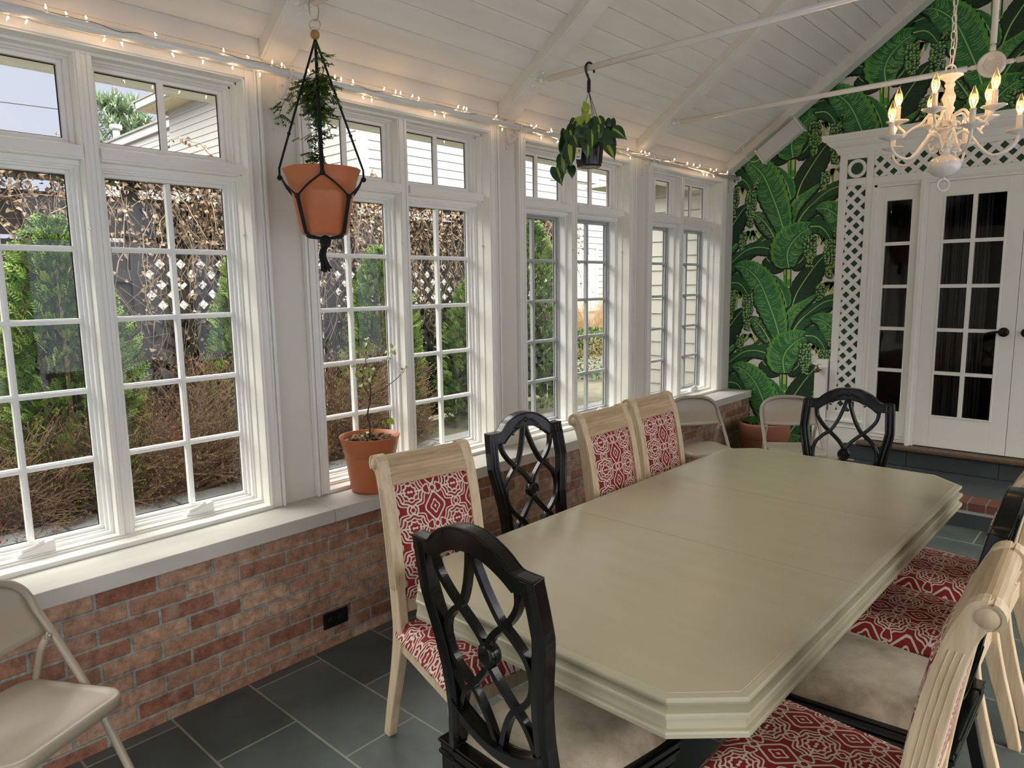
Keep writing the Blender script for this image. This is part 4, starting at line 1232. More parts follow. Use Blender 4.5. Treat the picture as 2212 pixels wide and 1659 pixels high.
    for z0, z1, e in ((.360, .385, .0), (.385, .398, .008), (.398, .415, .004), (.415, .424, .010), (.424, .430, .004)): ringbox(z0, z1, e)
    for s_ in (-1, 1):
        for z0, z1, e in ((.34, .40, .0), (.39, .402, .006), (.402, .424, .002), (.424, .434, .007)): b.box(-.034-e, .012+e, s_*.186-.026-e, s_*.186+.026+e, z0, z1)
    b.build('seat_frame', 'black', t, bevel=.003)
    b = MB(); NX_, NYY = 12, 12; idx = {}
    def S(i, j, top_):
        u = i/NX_; v = -1+2*j/NYY; x = .004+.412*u
        hy_ = .186+.046*u; y = v*hy_*(1-.04*(abs(2*u-1))**8)
        ed = max(abs(v)**7, abs(2*u-1)**9)
        return (x, y, .432+.052*(1-ed)**.5+.008*(1-v*v)*(1-(2*u-1)**2)) if top_ else (x, y, .430)
    for tp_ in (0, 1):
        for i in range(NX_+1):
            for j in range(NYY+1): idx[(tp_, i, j)] = b.vert(S(i, j, tp_))
    for i in range(NX_):
        for j in range(NYY):
            b.face((idx[(1, i, j)], idx[(1, i+1, j)], idx[(1, i+1, j+1)], idx[(1, i, j+1)]), 0, True)
            b.face((idx[(0, i, j)], idx[(0, i, j+1)], idx[(0, i+1, j+1)], idx[(0, i+1, j)]), 0)
    for i in range(NX_):
        for j in (0, NYY): b.face((idx[(0, i, j)], idx[(1, i, j)], idx[(1, i+1, j)], idx[(0, i+1, j)]), 0, True)
    for j in range(NYY):
        for i in (0, NX_): b.face((idx[(0, i, j)], idx[(1, i, j)], idx[(1, i, j+1)], idx[(0, i, j+1)]), 0, True)
    b.build('seat', 'cush', t)
    for s_ in (-1, 1):
        b = MB(); b.sweep([(.392, s_*.212, .36), (.394, s_*.212, .31), (.396, s_*.212, .12), (.396, s_*.212, 0)], [(-.5, -.5), (.5, -.5), (.5, .5), (-.5, .5)], 0, False, up=(1, 0, 0), scales=[(.05, .05), (.046, .046), (.036, .036), (.030, .030)])
        b.build('front_leg', 'black', t, bevel=.004)
    return t
black = make_black()
BL = [((1.563, 1.180), 86.3, 'black lattice-back chair at the near end of the table with a stained cream seat'),
      ((.771, 2.266), -6.1, 'black lattice-back chair on the window side between two cream chairs'),
      ((1.575, 3.732), 277.5, 'black lattice-back chair at the far end of the table'),
      ((2.365, 2.215), 180, 'black chair with stained cream seat on the right, mostly hidden behind the near cream chair')]
for i, ((x, y), a, l_) in enumerate(BL):
    o = black if i == 0 else copy_tree(black)
    o.location = (x, y, 0); o.rotation_euler = (0, 0, R(a)); o['label'] = l_; o['group'] = 'black lattice-back chairs around the table'

# ================================================================= METAL FOLDING CHAIR (faces +x)
def make_fold():
    t = thing('folding_chair', 'x', 'chair')
    HY = .205
    # front legs and back: one bent tube
    b = MB()
    L = []
    for s_ in (-1, 1):
        pts = [(.235, s_*HY, .008), (.05, s_*HY, .37), (-.075, s_*HY, .56), (-.150, s_*HY, .655)]
        L.append(pts)
    arc = []
    for q in range(0, 19):
        a = PI*q/18
        y = HY*(abs(math.cos(a))**.75)*(1 if math.cos(a) >= 0 else -1); z = .655+.125*math.sin(a)**.8
        arc.append((-.150-(z-.655)*.36, y, z))
    path = [Vector(p) for p in L[1]]
    path = spline(path, 3)+[Vector(p) for p in arc[1:-1]]+list(reversed(spline([Vector(p) for p in L[0]], 3)))
    b.tube(path, .0125, 10)
    b.build('back_tube', 'foldmetal', t)
    # backrest plate, gently curved
    b = MB(); NY, NZ = 16, 8
    V_ = {}
    def bx_(z): return -.150-(z-.655)*.36 if z > .655 else -.075+(z-.56)/.095*(-.075)
    for i in range(NY+1):
        y = -HY+.008+(2*HY-.016)*i/NY
        c_ = min(1, abs(y)/HY); zt = .655+.122*max(0, math.sin(math.acos(min(1, (c_)**(1/.75)))))**.8
        zb = .585-.012*(1-c_*c_)
        for j in range(NZ+1):
            z = zb+(max(zt, zb+.03)-zb)*j/NZ
            V_[(i, j)] = b.vert((bx_(z)-.022*(1-(y/HY)**2)-.004, y, z))
    for i in range(NY):
        for j in range(NZ): b.face((V_[(i, j)], V_[(i+1, j)], V_[(i+1, j+1)], V_[(i, j+1)]), 0, True)
    b.build('backrest', 'foldmetal', t, fixn=False, solid=.006)
    # seat pan
    b = MB()
    out = []
    def rr(x0, x1, y0, y1, r, n=7, taper=0):
        P = []
        for (cx_, cy_, a0) in ((x1-r, y1-r, 0), (x0+r, y1-r-taper, 90), (x0+r, y0+r+taper, 180), (x1-r, y0+r, 270)):
            for q in range(n+1):
                a = R(a0+90*q/n); P.append((cx_+r*math.cos(a), cy_+r*math.sin(a)))
        return P
    rings = [(.040, .4330), (.022, .4335), (.010, .4360), (.004, .4350), (0, .428), (0, .400), (.006, .398)]
    base = []
    for e, z in rings:
        P = rr(-.185+e, .205-e, -.192+e, .192-e, .055-e*.5, taper=.010)
        base.append(len(b.v)); b.v += [(x, y, z-(.205-x)*.02) for x, y in P]
    n = len(P)
    b.face(list(range(base[0], base[0]+n)), 0, True)
    for j in range(len(rings)-1):
        for i in range(n): b.face((base[j]+i, base[j]+(i+1) % n, base[j+1]+(i+1) % n, base[j+1]+i), 0, True)
    b.face(list(range(base[-1], base[-1]+n))[::-1], 0)
    b.build('seat', 'foldmetal', t)
    for s_ in (-1, 1):
        b = MB(); b.tube([(-.082, s_*.178, .575), (-.110, s_*.178, .53), (-.19, s_*.178, .28), (-.265, s_*.178, .006)], .0115, 10); b.tube([(-.078, s_*.178, .590), (-.082, s_*.178, .565)], .008, 8, scales=[.4, 1])
        b.build('rear_leg', 'foldmetal', t)
        b = MB(); b.rod((-.082, s_*.178, .575), (-.082, s_*.205, .575), .005, 8); b.rod((.0, s_*.19, .395), (.0, s_*.21, .395), .006, 8); b.build('rivet', 'steel', t)
    b = MB(); b.rod((.165, -HY, .145), (.165, HY, .145), .007, 8); b.build('front_brace', 'foldmetal', t)
    b = MB(); b.rod((-.225, -.178, .14), (-.225, .178, .14), .007, 8); b.build('rear_brace', 'foldmetal', t)
    b = MB()
    for s_ in (-1, 1):
        b.lathe([(.012, 0), (.0165, .002), (.0165, .03), (.013, .032)], (.237, s_*HY, -.001), 12); b.lathe([(.012, 0), (.016, .002), (.016, .03), (.012, .032)], (-.264, s_*.178, -.001), 12)
    b.build('foot_cap', 'foldmetal', t)
    return t
fold = make_fold()
FO = [((.352, .420), 27, 'beige metal folding chair in the near corner by the brick wall'),
      ((.285, 4.745), -36, 'beige metal folding chair between the last cream chair and the brick wall'),
      ((.810, 5.150), -54, 'beige metal folding chair behind the far black chair, in front of the clay pot')]
for i, ((x, y), a, l_) in enumerate(FO):
    o = fold if i == 0 else copy_tree(fold)
    o.location = (x, y, 0); o.rotation_euler = (0, 0, R(a)); o['label'] = l_; o['group'] = 'metal folding chairs'

# ================================================================= CHANDELIER
CH = (1.95, 3.69)
t = thing('chandelier', 'white two-tier chandelier with ten glowing candle bulbs', 'chandelier', (CH[0], CH[1], 2.05))
b = MB()
prof = [(0, 2.100), (.020, 2.101), (.045, 2.112), (.062, 2.130), (.0675, 2.148), (.064, 2.166), (.050, 2.182), (.030, 2.190), (.018, 2.194), (.018, 2.216), (.022, 2.222), (.028, 2.224), (.028, 2.250), (.024, 2.254), (.019, 2.256), (.022, 2.275), (.024, 2.292), (.023, 2.298), (.034, 2.302), (.034, 2.308), (.022, 2.312), (.022, 2.335), (.028, 2.340), (.019, 2.348), (.021, 2.362), (.017, 2.372), (.024, 2.384), (.025, 2.392), (.018, 2.402), (.021, 2.415), (.026, 2.432), (.026, 2.445), (.018, 2.462), (.016, 2.480), (.021, 2.488), (.021, 2.494), (.017, 2.500), (.020, 2.508), (.036, 2.520), (.050, 2.527), (.050, 2.532), (.030, 2.536), (0, 2.538)]
b.lathe(prof, (CH[0], CH[1], 0), 36); b.build('column', 'enamel', t, world=True)
def ringm(b, c, r, w, ax='y', n=24):
    P = []
    for q in range(n):
        a = 2*PI*q/n
        P.append((c[0]+r*math.cos(a)*(1 if ax == 'y' else 0), c[1]+(r*math.cos(a) if ax == 'x' else 0), c[2]+r*math.sin(a)))
    b.tube(P, w, 8, closed=True)
b = MB(); b.ball((CH[0], CH[1], 2.094), .009, seg=10)
vdir = Vector((.74, .67, 0))
P = [(CH[0]+vdir.x*.026*math.cos(a), CH[1]+vdir.y*.026*math.cos(a), 2.066+.026*math.sin(a)) for a in [2*PI*q/24 for q in range(24)]]
b.tube(P, .0042, 8, closed=True)
P = [(CH[0]+vdir.x*.022*math.cos(a), CH[1]+vdir.y*.022*math.cos(a), 2.554+.022*math.sin(a)) for a in [2*PI*q/24 for q in range(24)]]
b.tube(P, .0040, 8, closed=True)
b.build('ring', 'enamel', t, world=True)
def arm(ang, Rr, zcup, zin, zlow, zarch):
    c, s_ = math.cos(ang), math.sin(ang)
    f = lambda r, z: (CH[0]+r*c, CH[1]+r*s_, z)
    b = MB()
    P = spline([f(.024, zin-.004), f(.028, zin+.03), f(.045, zarch), f(.072, zarch+.004), f(.100, zarch-.03), f(.135, zlow+.03), f(.175, zlow), f(Rr-.035, zlow+.012), f(Rr-.006, zlow+.045), f(Rr, zcup)], 6)
    b.tube(P, .0062, 8)
    b.box(-.008, .008, -.010, .010, -.012, .012); m_ = Matrix.Translation(f(.030, zin)) @ Matrix.Rotation(ang, 4, 'Z')
    for i in range(len(b.v)-8, len(b.v)): b.v[i] = tuple(m_ @ Vector(b.v[i]))
    a_ = b.build('arm', 'enamel', t, world=True)
    b = MB(); b.lathe([(.006, zcup-.012), (.010, zcup-.008), (.022, zcup-.004), (.040, zcup+.004), (.047, zcup+.008), (.047, zcup+.010), (.036, zcup+.008), (.016, zcup+.004), (.012, zcup+.004)], f(Rr, 0), 24)
    b.build('drip_pan', 'enamel', a_, world=True)
    b = MB(); b.lathe([(.0115, zcup+.004), (.0115, zcup+.066), (.0125, zcup+.070), (.009, zcup+.072)], f(Rr, 0), 16)
    for q in range(3): b.ball(f(Rr, zcup+.03+.012*q), .004, seg=6) if False else None
    b.build('candle_sleeve', 'bulbbase', a_, world=True)
    b = MB(); z0 = zcup+.070
    b.lathe([(.008, z0), (.0105, z0+.010), (.0165, z0+.026), (.0180, z0+.038), (.0150, z0+.056), (.0085, z0+.072), (.0040, z0+.084), (.0010, z0+.092)], f(Rr, 0), 18, cap=False)
    b.build('bulb', 'bulbglass', a_, world=True, fixn=False)
    b = MB()
    for q in (-1, 1): b.tube([f(Rr+q*.0025, z0+.012), f(Rr+q*.0045, z0+.034), f(Rr, z0+.040)], .0012, 5)
    b.ball(f(Rr, z0+.030), .0052, seg=8, sc=(1, 1, 1.8))
    b.build('filament', 'filament', a_, world=True)
    ld = bpy.data.lights.new('candle_light', 'POINT'); ld.energy = .32; ld.color = (1, .62, .30); ld.shadow_soft_size = .012
    lo = bpy.data.objects.new('candle_light', ld); C.objects.link(lo); lo.parent = t; lo.location = Vector(f(Rr, z0+.046))-Vector(t.location)
for q in range(5): arm(R(-131.5+72*q), .262, 2.262, 2.236, 2.178, 2.285)
for q in range(5): arm(R(-90+72*q-4), .195, 2.352, 2.325, 2.290, 2.368)
# little scrolls between the arms
for q in range(5):
    for z0, rr, off in ((2.222, .05, -95), (2.318, .05, -55)):
        b = MB()
        a = R(off+72*q); c, s_ = math.cos(a), math.sin(a); f = lambda r, z: (CH[0]+r*c, CH[1]+r*s_, z)
        b.tube(spline([f(.024, z0+.012), f(.040, z0+.016), f(.052, z0+.0), f(.062, z0+.004), f(.066, z0+.02), f(.058, z0+.026)], 5), .0045, 6)
        b.tube(spline([f(.028, z0-.006), f(.042, z0-.014), f(.056, z0-.010), f(.060, z0)], 4), .0035, 6)
        b.build('scroll_ornament', 'enamel', t, world=True)
# chain and flex to the ridge
b = MB(); z = 2.575; i = 0; top = zc(RX)-.01; cpts = []
while z < top:
    dx, dy = (vdir.x, vdir.y) if i % 2 else (-vdir.y, vdir.x)
    P = [(CH[0]+dx*.0095*math.cos(a), CH[1]+dy*.0095*math.cos(a), z+.020*math.sin(a)+.020) for a in [2*PI*q/14 for q in range(14)]]
    b.tube(P, .0024, 6, closed=True); z += .034; i += 1
b.build('chain', 'enamel', t, world=True)
b = MB(); b.tube(spline([(CH[0]+.016*math.sin(q*1.7)*vdir.x, CH[1]+.016*math.sin(q*1.7)*vdir.y, 2.54+q*.137) for q in range(12)], 6), .0028, 6); b.build('flex', 'enamel', t, world=True)
b = MB(); b.lathe([(0, 0), (.06, 0), (.06, .02), (.03, .035), (0, .035)], (CH[0], CH[1], zc(RX)-.02), 24); b.build('ceiling_rose', 'enamel', t, world=True)

# socket on the brick wall
t = thing('wall_socket', 'black horizontal double socket set in the brick wall near the floor', 'socket', (0, 1.71, .134))
b = MB(); b.box(.0005, .007, 1.644, 1.776, .096, .172); pl = b.build('face_plate', 'blackplastic', t, world=True, bevel=.003)
for y in (1.685, 1.735):
    b = MB(); b.lathe([(0, .0072), (.016, .0072), (.0165, .0095), (.0145, .0105), (0, .0105)], (0, y, .134), 20, 0, 'x'); b.box(.0095, .0108, y-.007, y-.004, .1365, .144); b.box(.0095, .0108, y+.004, y+.007, .1365, .144)
    b.build('receptacle', 'blackplastic', t, world=True)

# ================================================================= POTS AND PLANTS
pr_ = random.Random(11)
def pot_profile(rt, rb, h, lip=.035, style=0):
    if style == 0:    # plastic nursery bell pot
        k = lambda q: rb+(rt-rb)*q
        return [(rb*.6, .004), (rb*.94, 0), (rb, .006), (k(.06), h*.10), (k(.07), h*.104), (k(.10), h*.112), (k(.46), h*.62), (k(.50), h*.66), (k(.54), h*.665), (k(.58), h*.72), (k(.62), h*.725), (k(.70), h*.82), (k(.84), h*.92), (k(.97), h*.985), (rt, h), (rt*.975, h), (k(.75), h*.86), (k(.5)-.006, h*.66), (rb, h*.3)]
    return [(rb*.9, 0), (rb, .006), (rb+(rt-rb)*.78, h*.70), (rt*.955, h*.72), (rt*1.0, h*.74), (rt, h*.97), (rt*.985, h), (rt*.90, h), (rt*.885, h*.95), (rb+(rt-rb)*.6, h*.6)]
def soil(b, r, z, c=(0, 0), m=0, n=60, chips=40, mc=1):
    N_ = 14; K = 28; idx = {}
    for i in range(N_+1):
        for k_ in range(K):
            a = 2*PI*k_/K; rr = r*i/N_
            idx[(i, k_)] = b.vert((c[0]+rr*math.cos(a), c[1]+rr*math.sin(a), z+.010*noise.noise(Vector((rr*math.cos(a)*25, rr*math.sin(a)*25, z*7)))))
    for i in range(N_):
        for k_ in range(K): b.face((idx[(i, k_)], idx[(i, (k_+1) % K)], idx[(i+1, (k_+1) % K)], idx[(i+1, k_)]), m, True)
    for q in range(chips):
        a = pr_.uniform(0, 2*PI); rr = r*.93*math.sqrt(pr_.random()); s_ = pr_.uniform(.006, .015)
        ax = [Vector((pr_.uniform(-1, 1), pr_.uniform(-1, 1), pr_.uniform(-.4, .4))) for _ in range(2)]
        ax.append(ax[0].cross(ax[1])); ax[1] = ax[2].cross(ax[0])
        b.obox((c[0]+rr*math.cos(a), c[1]+rr*math.sin(a), z+.008), ax, (s_, s_*.6, s_*.25), mc)
def leafquad(b, p, d, n_, L, W, m=0, fold=.25):
    """pointed folded leaf of 4 faces from point p along d, with face normal n_"""
    d = d.normalized(); s_ = d.cross(n_); s_ = s_.normalized() if s_.length > 1e-6 else Vector((1, 0, 0)); n2 = s_.cross(d)
    a = p; mid1 = p+d*L*.35; mid2 = p+d*L*.72; tip = p+d*L-n2*L*.12
    l1 = mid1+s_*W*.5+n2*W*fold; r1 = mid1-s_*W*.5+n2*W*fold; l2 = mid2+s_*W*.36+n2*W*fold*.6; r2 = mid2-s_*W*.36+n2*W*fold*.6
    i = len(b.v); b.v += [tuple(v) for v in (a, l1, l2, tip, r2, r1, mid1, mid2)]
    b.face((i, i+6, i+1), m, True); b.face((i+1, i+6, i+7, i+2), m, True); b.face((i+2, i+7, i+3), m, True)
    b.face((i, i+5, i+6), m, True); b.face((i+5, i+4, i+7, i+6), m, True); b.face((i+4, i+3, i+7), m, True)

# -- sapling in plastic pot on the sill
SP = Vector((-.098, 2.018, .661))
t = thing('potted_sapling', 'young leafy sapling in an orange plastic pot on the stone window sill', 'potted plant', SP)
b = MB(); b.lathe(pot_profile(.148, .098, .272), (0, 0, 0), 48, cap=True); b.build('pot', 'terra', t)
b = MB(); soil(b, .132, .245, chips=90); b.build('soil', ['soil', 'chip'], t)
def loc(*p): return Vector(p)-SP
b = MB()
trunk = spline([loc(-.098, 2.018, .90), loc(-.085, 2.012, .98), loc(-.083, 2.000, 1.04), loc(-.08, 2.020, 1.12), loc(-.08, 2.018, 1.22), loc(-.08, 2.000, 1.30), loc(-.085, 2.018, 1.385)], 5)
b.tube(trunk, .0055, 7, scales=[1-.026*i for i in range(len(trunk))])
br1 = spline([loc(-.08, 2.022, 1.13), loc(-.07, 2.10, 1.16), loc(-.06, 2.17, 1.20), loc(-.06, 2.215, 1.235)], 5); b.tube(br1, .003, 6, scales=[1-.04*i for i in range(len(br1))])
br2 = spline([loc(-.08, 2.020, 1.20), loc(-.08, 2.07, 1.25), loc(-.08, 2.12, 1.29), loc(-.08, 2.15, 1.335)], 5); b.tube(br2, .0025, 6, scales=[1-.04*i for i in range(len(br2))])
br3 = spline([loc(-.08, 2.018, 1.12), loc(-.085, 1.985, 1.19), loc(-.085, 1.975, 1.26)], 5); b.tube(br3, .0025, 6)
br4 = spline([loc(-.09, 2.015, .93), loc(-.075, 2.05, .985), loc(-.07, 2.09, 1.01)], 5); b.tube(br4, .002, 6)
b.build('stem', 'twig', t)
b = MB()
def cluster(c, n, r, L, mm):
    for q in range(n):
        v = Vector((pr_.uniform(-1, 1), pr_.uniform(-1, 1), pr_.uniform(-.8, 1))); p = c+v*r*.5
        leafquad(b, p, v+Vector((0, 0, -.2)), Vector((pr_.uniform(-1, 1), pr_.uniform(-1, 1), 1)), L*pr_.uniform(.7, 1.1), L*.85, mm, .2)
for c, n_, r_, L_, mm in ((trunk[-1], 10, .035, .030, 0), (loc(-.08, 1.99, 1.34), 6, .03, .032, 0), (br2[-1], 7, .030, .028, 0), (loc(-.08, 2.13, 1.31), 4, .03, .026, 0), (br1[-1], 6, .022, .026, 0), (br3[-1], 7, .035, .034, 0), (loc(-.085, 1.985, 1.20), 5, .035, .036, 0), (loc(-.08, 2.035, 1.23), 5, .03, .034, 0), (br4[-1], 4, .03, .042, 1), (loc(-.1, 1.99, .935), 4, .03, .03, 0)): cluster(c, n_, r_, L_, mm)
b.build('leaves', ['leafPale', 'leafLime'], t, fixn=False)

# -- clay pot in the far corner
t = thing('clay_pot', 'wide terracotta pot of bare soil standing in the far corner by the leaf wallpaper', 'plant pot', (.300, 5.84, 0))
b = MB(); b.lathe(pot_profile(.212, .150, .455, style=1), (0, 0, 0), 48); b.build('pot', 'clay', t)
b = MB(); soil(b, .186, .405, chips=60); b.build('soil', ['soil', 'chip'], t)
b = MB()
for q in range(7):
    a = R(120+q*18); p = Vector((.11*math.cos(a), .11*math.sin(a), .41))
    leafquad(b, p, Vector((math.cos(a)*.7, math.sin(a)*.7, .55)), Vector((0, 0, 1)), .11, .055)
b.build('leaves', 'leafPh', t, fixn=False)

# -- macrame hanger with big pot on the near tie rod
HX, HYY = .108, 1.688
t = thing('macrame_hanger', 'black macrame cord hanger with a wooden bead, hung on the near tie rod', 'plant hanger', (HX, HYY, 1.85))
b = MB()
def oval(b, c, ra, rb_, w, dirv, n=22):
    b.tube([(c[0]+dirv[0]*ra*math.cos(2*PI*q/n), c[1]+dirv[1]*ra*math.cos(2*PI*q/n), c[2]+rb_*math.sin(2*PI*q/n)) for q in range(n)], w, 7, closed=True)
oval(b, (HX, HYY, 2.752), .022, .044, .0022, (-.0, 1)); oval(b, (HX+.002, HYY, 2.692), .0215, .0215, .0018, (.74, .67))
b.build('steel_ring', 'steel', t, world=True)
b = MB(); b.ball((HX, HYY, 2.655), .0185, seg=20, sc=(1, 1, 1.06)); b.build('wood_bead', 'wood_ball', t, world=True)
PZ, PH = 1.868, .262; PRT, PRB = .157, .094
view = Vector((.84, -.54, 0)).normalized()          # towards the middle of the room
side = Vector((-view.y, view.x, 0))
b = MB(); ctr = Vector((HX, HYY, 0))
dirs = []
for q in range(4): dirs.append(math.atan2(view.y, view.x)+q*PI/2)
def pt(a, r, z): return (HX+r*math.cos(a), HYY+r*math.sin(a), z)
def potr(z):
    f = (z-PZ)/PH; return PRB+(PRT-PRB)*min(1, max(0, f)) + .007
for a in dirs:
    top_ = Vector((HX, HYY, 2.640))
    r_side = PRT+.010
    p_rim = Vector(pt(a, r_side, PZ+PH+.002)); p_knot = Vector(pt(a, r_side, PZ+PH-.035))
    front = abs(((a-dirs[0]+PI) % (2*PI))-PI) < .1
    for off in (-.003, .003):
        o_ = Vector((-math.sin(a)*off, math.cos(a)*off, 0))
        b.tube([top_+o_*.5, (top_*.45+p_rim*.55)+o_, p_rim+o_, p_knot+o_], .0042, 6)
    b.ball(tuple(p_knot), .0115, seg=8); b.ball(tuple(p_rim+(top_-p_rim)*.27), .008, seg=8)
    for s_ in (-1, 1):
        a2 = a+s_*PI/4; P = []
        for q in range(9):
            f = q/8; z = PZ+PH-.035-.082*f; P.append(pt(a+s_*PI/4*f, potr(z)+.004, z))
        b.tube(P, .0042, 6)
    a2 = a+PI/4
    z1 = PZ+PH-.117; b.ball(pt(a2, potr(z1)+.006, z1), .012, seg=8)
    for off in (-.004, .004):
        P = [pt(a2+off/.12, potr(z1-(z1-PZ)*f)+.005, z1-(z1-PZ-.004)*f) for f in (0, .25, .5, .75, 1)]+[pt(a2+off/.12, PRB*.96, PZ-.006), pt(a2, PRB*.5, PZ-.012), pt(a2, .012, PZ-.014)]
        b.tube(P, .0048, 6)
b.build('cord', 'cord', t, world=True)
b = MB(); b.ball((HX, HYY, PZ-.028), .024, seg=12, sc=(1, 1, 1.15))
for q in range(16):
    a = 2*PI*q/16; r = .014*pr_.random()
    x, y = HX+r*math.cos(a), HYY+r*math.sin(a)
    b.tube(spline([(x, y, PZ-.04), (x-.014*side.x+.005*math.cos(a), y-.014*side.y, PZ-.08), (x-.008*side.x+.01*math.cos(a), y-.006*side.y, PZ-.12), (x+.012*math.cos(a), y+.012*math.sin(a), PZ-.155+.02*pr_.random())], 4), .0050, 6)
b.build('tassel', 'cord', t, world=True)
t = thing('hanging_vine_plant', 'feathery vine in a large orange plastic pot held by the black macrame hanger', 'potted plant', (HX, HYY, PZ))
b = MB(); b.lathe(pot_profile(PRT, PRB, PH), (0, 0, 0), 56); b.build('pot', 'terra', t)
b = MB(); soil(b, PRT*.88, PH*.88, chips=10); b.build('soil', ['soil', 'chip'], t)
PL = Vector((HX, HYY, PZ))
b = MB(); st_ = []
def frond(p, d, L, mm):
    """pinnate leaf with small leaflets"""
    d = d.normalized(); n_ = 5
    for q in range(n_):
        f = (q+1)/n_; c = p+d*L*f+Vector((0, 0, -L*.25*f*f))
        for s_ in (-1, 1):
            sd = d.cross(Vector((0, 0, 1))); sd = sd.normalized() if sd.length > .01 else Vector((1, 0, 0))
            leafquad(b, c, sd*s_+d*.7+Vector((0, 0, -.25)), Vector((0, 0, 1))+d*pr_.uniform(-.5, .5), L*.42*pr_.uniform(.8, 1.2), L*.22, mm, .15)
    leafquad(b, p+d*L-Vector((0, 0, L*.25)), d, Vector((0, 0, 1)), L*.4, L*.2, mm)
vines = [[(.115, 2.10), (.09, 2.18), (.10, 2.26), (.082, 2.36), (.075, 2.43), (.053, 2.505)],
         [(.10, 2.10), (.10, 2.22), (.12, 2.32), (.095, 2.42), (.12, 2.49), (.17, 2.465), (.196, 2.41)],
         [(.10, 2.40), (.075, 2.46), (.03, 2.482), (-.04, 2.478), (-.12, 2.452), (-.18, 2.405), (-.235, 2.372), (-.262, 2.325)],
         [(.11, 2.12), (.12, 2.24), (.105, 2.33), (.13, 2.38), (.165, 2.33), (.188, 2.24)],
         [(.10, 2.30), (.07, 2.29), (.014, 2.288), (-.033, 2.268)],
         [(.10, 2.44), (.135, 2.50), (.155, 2.555), (.14, 2.58), (.12, 2.57)],
         [(.09, 2.38), (.05, 2.42), (.02, 2.44), (-.02, 2.42)],
         [(.12, 2.10), (.105, 2.17), (.075, 2.20), (.05, 2.17)],
         [(.11, 2.35), (.14, 2.42), (.15, 2.45), (.17, 2.42)]]
for vi, P in enumerate(vines):
    sp = spline([Vector((x, HYY+.012*math.sin(i*2+vi), z))-PL for i, (x, z) in enumerate(P)], 6); st_.append(sp)
    for i in range(2, len(sp)):
        dens = 2.8 if sp[i].z+PZ > 2.33 and sp[i].x > -.1 and vi in (0, 1, 3, 6) else (1.0 if vi not in (4, 5) else .45)
        while dens > 0:
            if pr_.random() < dens:
                d = Vector((pr_.uniform(-1, 1), pr_.uniform(-1, 1), pr_.uniform(-.7, .35)))
                frond(sp[i]+Vector((pr_.uniform(-.015, .015), pr_.uniform(-.015, .015), pr_.uniform(-.01, .01))), d, pr_.uniform(.030, .050), 0 if pr_.random() < .85 else 1)
            dens -= 1
b.build('leaves', ['leafG', mat('yellow_green_leaf', (.17, .22, .03), .5, var=.3)], t, fixn=False)
b = MB()
for sp in st_: b.tube(sp, .0014, 5)
b.build('stem', 'leafG', t)

# -- philodendron in small black pot on the middle tie rod
QX, QY = .392, 3.160; QZ = 2.268
t = thing('hanging_philodendron', 'heart-leaved variegated plant in a small black plastic pot hung from the middle tie rod', 'potted plant', (QX, QY, QZ))
QL = Vector((QX, QY, QZ))
b = MB(); b.lathe([(.030, .003), (.058, .0), (.064, .004), (.066, .012), (.070, .06), (.078, .12), (.088, .126), (.088, .138), (.083, .138), (.074, .12), (.06, .03), (0, .03)], (0, 0, 0), 40)
for q in range(20):
    a = 2*PI*q/20; b.tube([(.0675*math.cos(a), .0675*math.sin(a), .02), (.075*math.cos(a), .075*math.sin(a), .10)], .0012, 4)
b.build('pot', 'plastic', t)
b = MB()
hv = Vector((1, 0, 0))
hook = spline([(QX-.003, QY, 2.672), (QX-.002, QY, 2.715), (QX-.010, QY-.012, 2.75), (QX-.008, QY-.022, 2.778), (QX, QY-.012, 2.797), (QX+.006, QY+.008, 2.797), (QX+.010, QY+.022, 2.780), (QX+.012, QY+.026, 2.752)], 5)
b.tube([v-QL for v in hook], .0062, 8, scales=[1.25 if i < 6 else 1 for i in range(len(hook)-1)]+[.5]); b.box(-.012, .006, -.004, .004, .385, .445)
b.rod((-.016, 0, .470), (-.004, 0, .475), .003, 6)
b.build('hook', 'plastic', t)
b = MB()
for a in (R(200), R(330), R(80), R(20)): b.tube([(-.003, 0, .390), (.086*math.cos(a), .086*math.sin(a), .132)], .0016, 5)
b.build('hanger_wire', 'plastic', t)
b = MB(); a0 = math.atan2(-.62, .40)
tagc = Vector((.410-QX, -.120, .055))
tn = Vector((.55, -.84, 0)).normalized(); tu = Vector((.10, .05, 1)).normalized(); tsd = tu.cross(tn).normalized()
b.obox(tagc, (tsd, tu, tn), (.0150, .0290, .0006), 0)
b.obox(tagc+tsd*-.002+tu*.001+tn*.0008, (tsd, tu, tn), (.012, .0045, .0003), 1); b.obox(tagc+tsd*-.010+tu*.008+tn*.0008, (tsd, tu, tn), (.004, .009, .0003), 1)
b.obox(tagc+tu*-.017+tn*.0009, (tsd, tu, tn), (.009, .0022, .0003), 2); b.obox(tagc+tu*.012+tsd*.002+tn*.0009, (tsd, tu, tn), (.0032, .0036, .0003), 2); b.obox(tagc+tu*.020+tsd*.002+tn*.0009, (tsd, tu, tn), (.005, .0009, .0003), 2)
b.build('plant_label', ['tagw', 'tagy', 'tagk'], t)
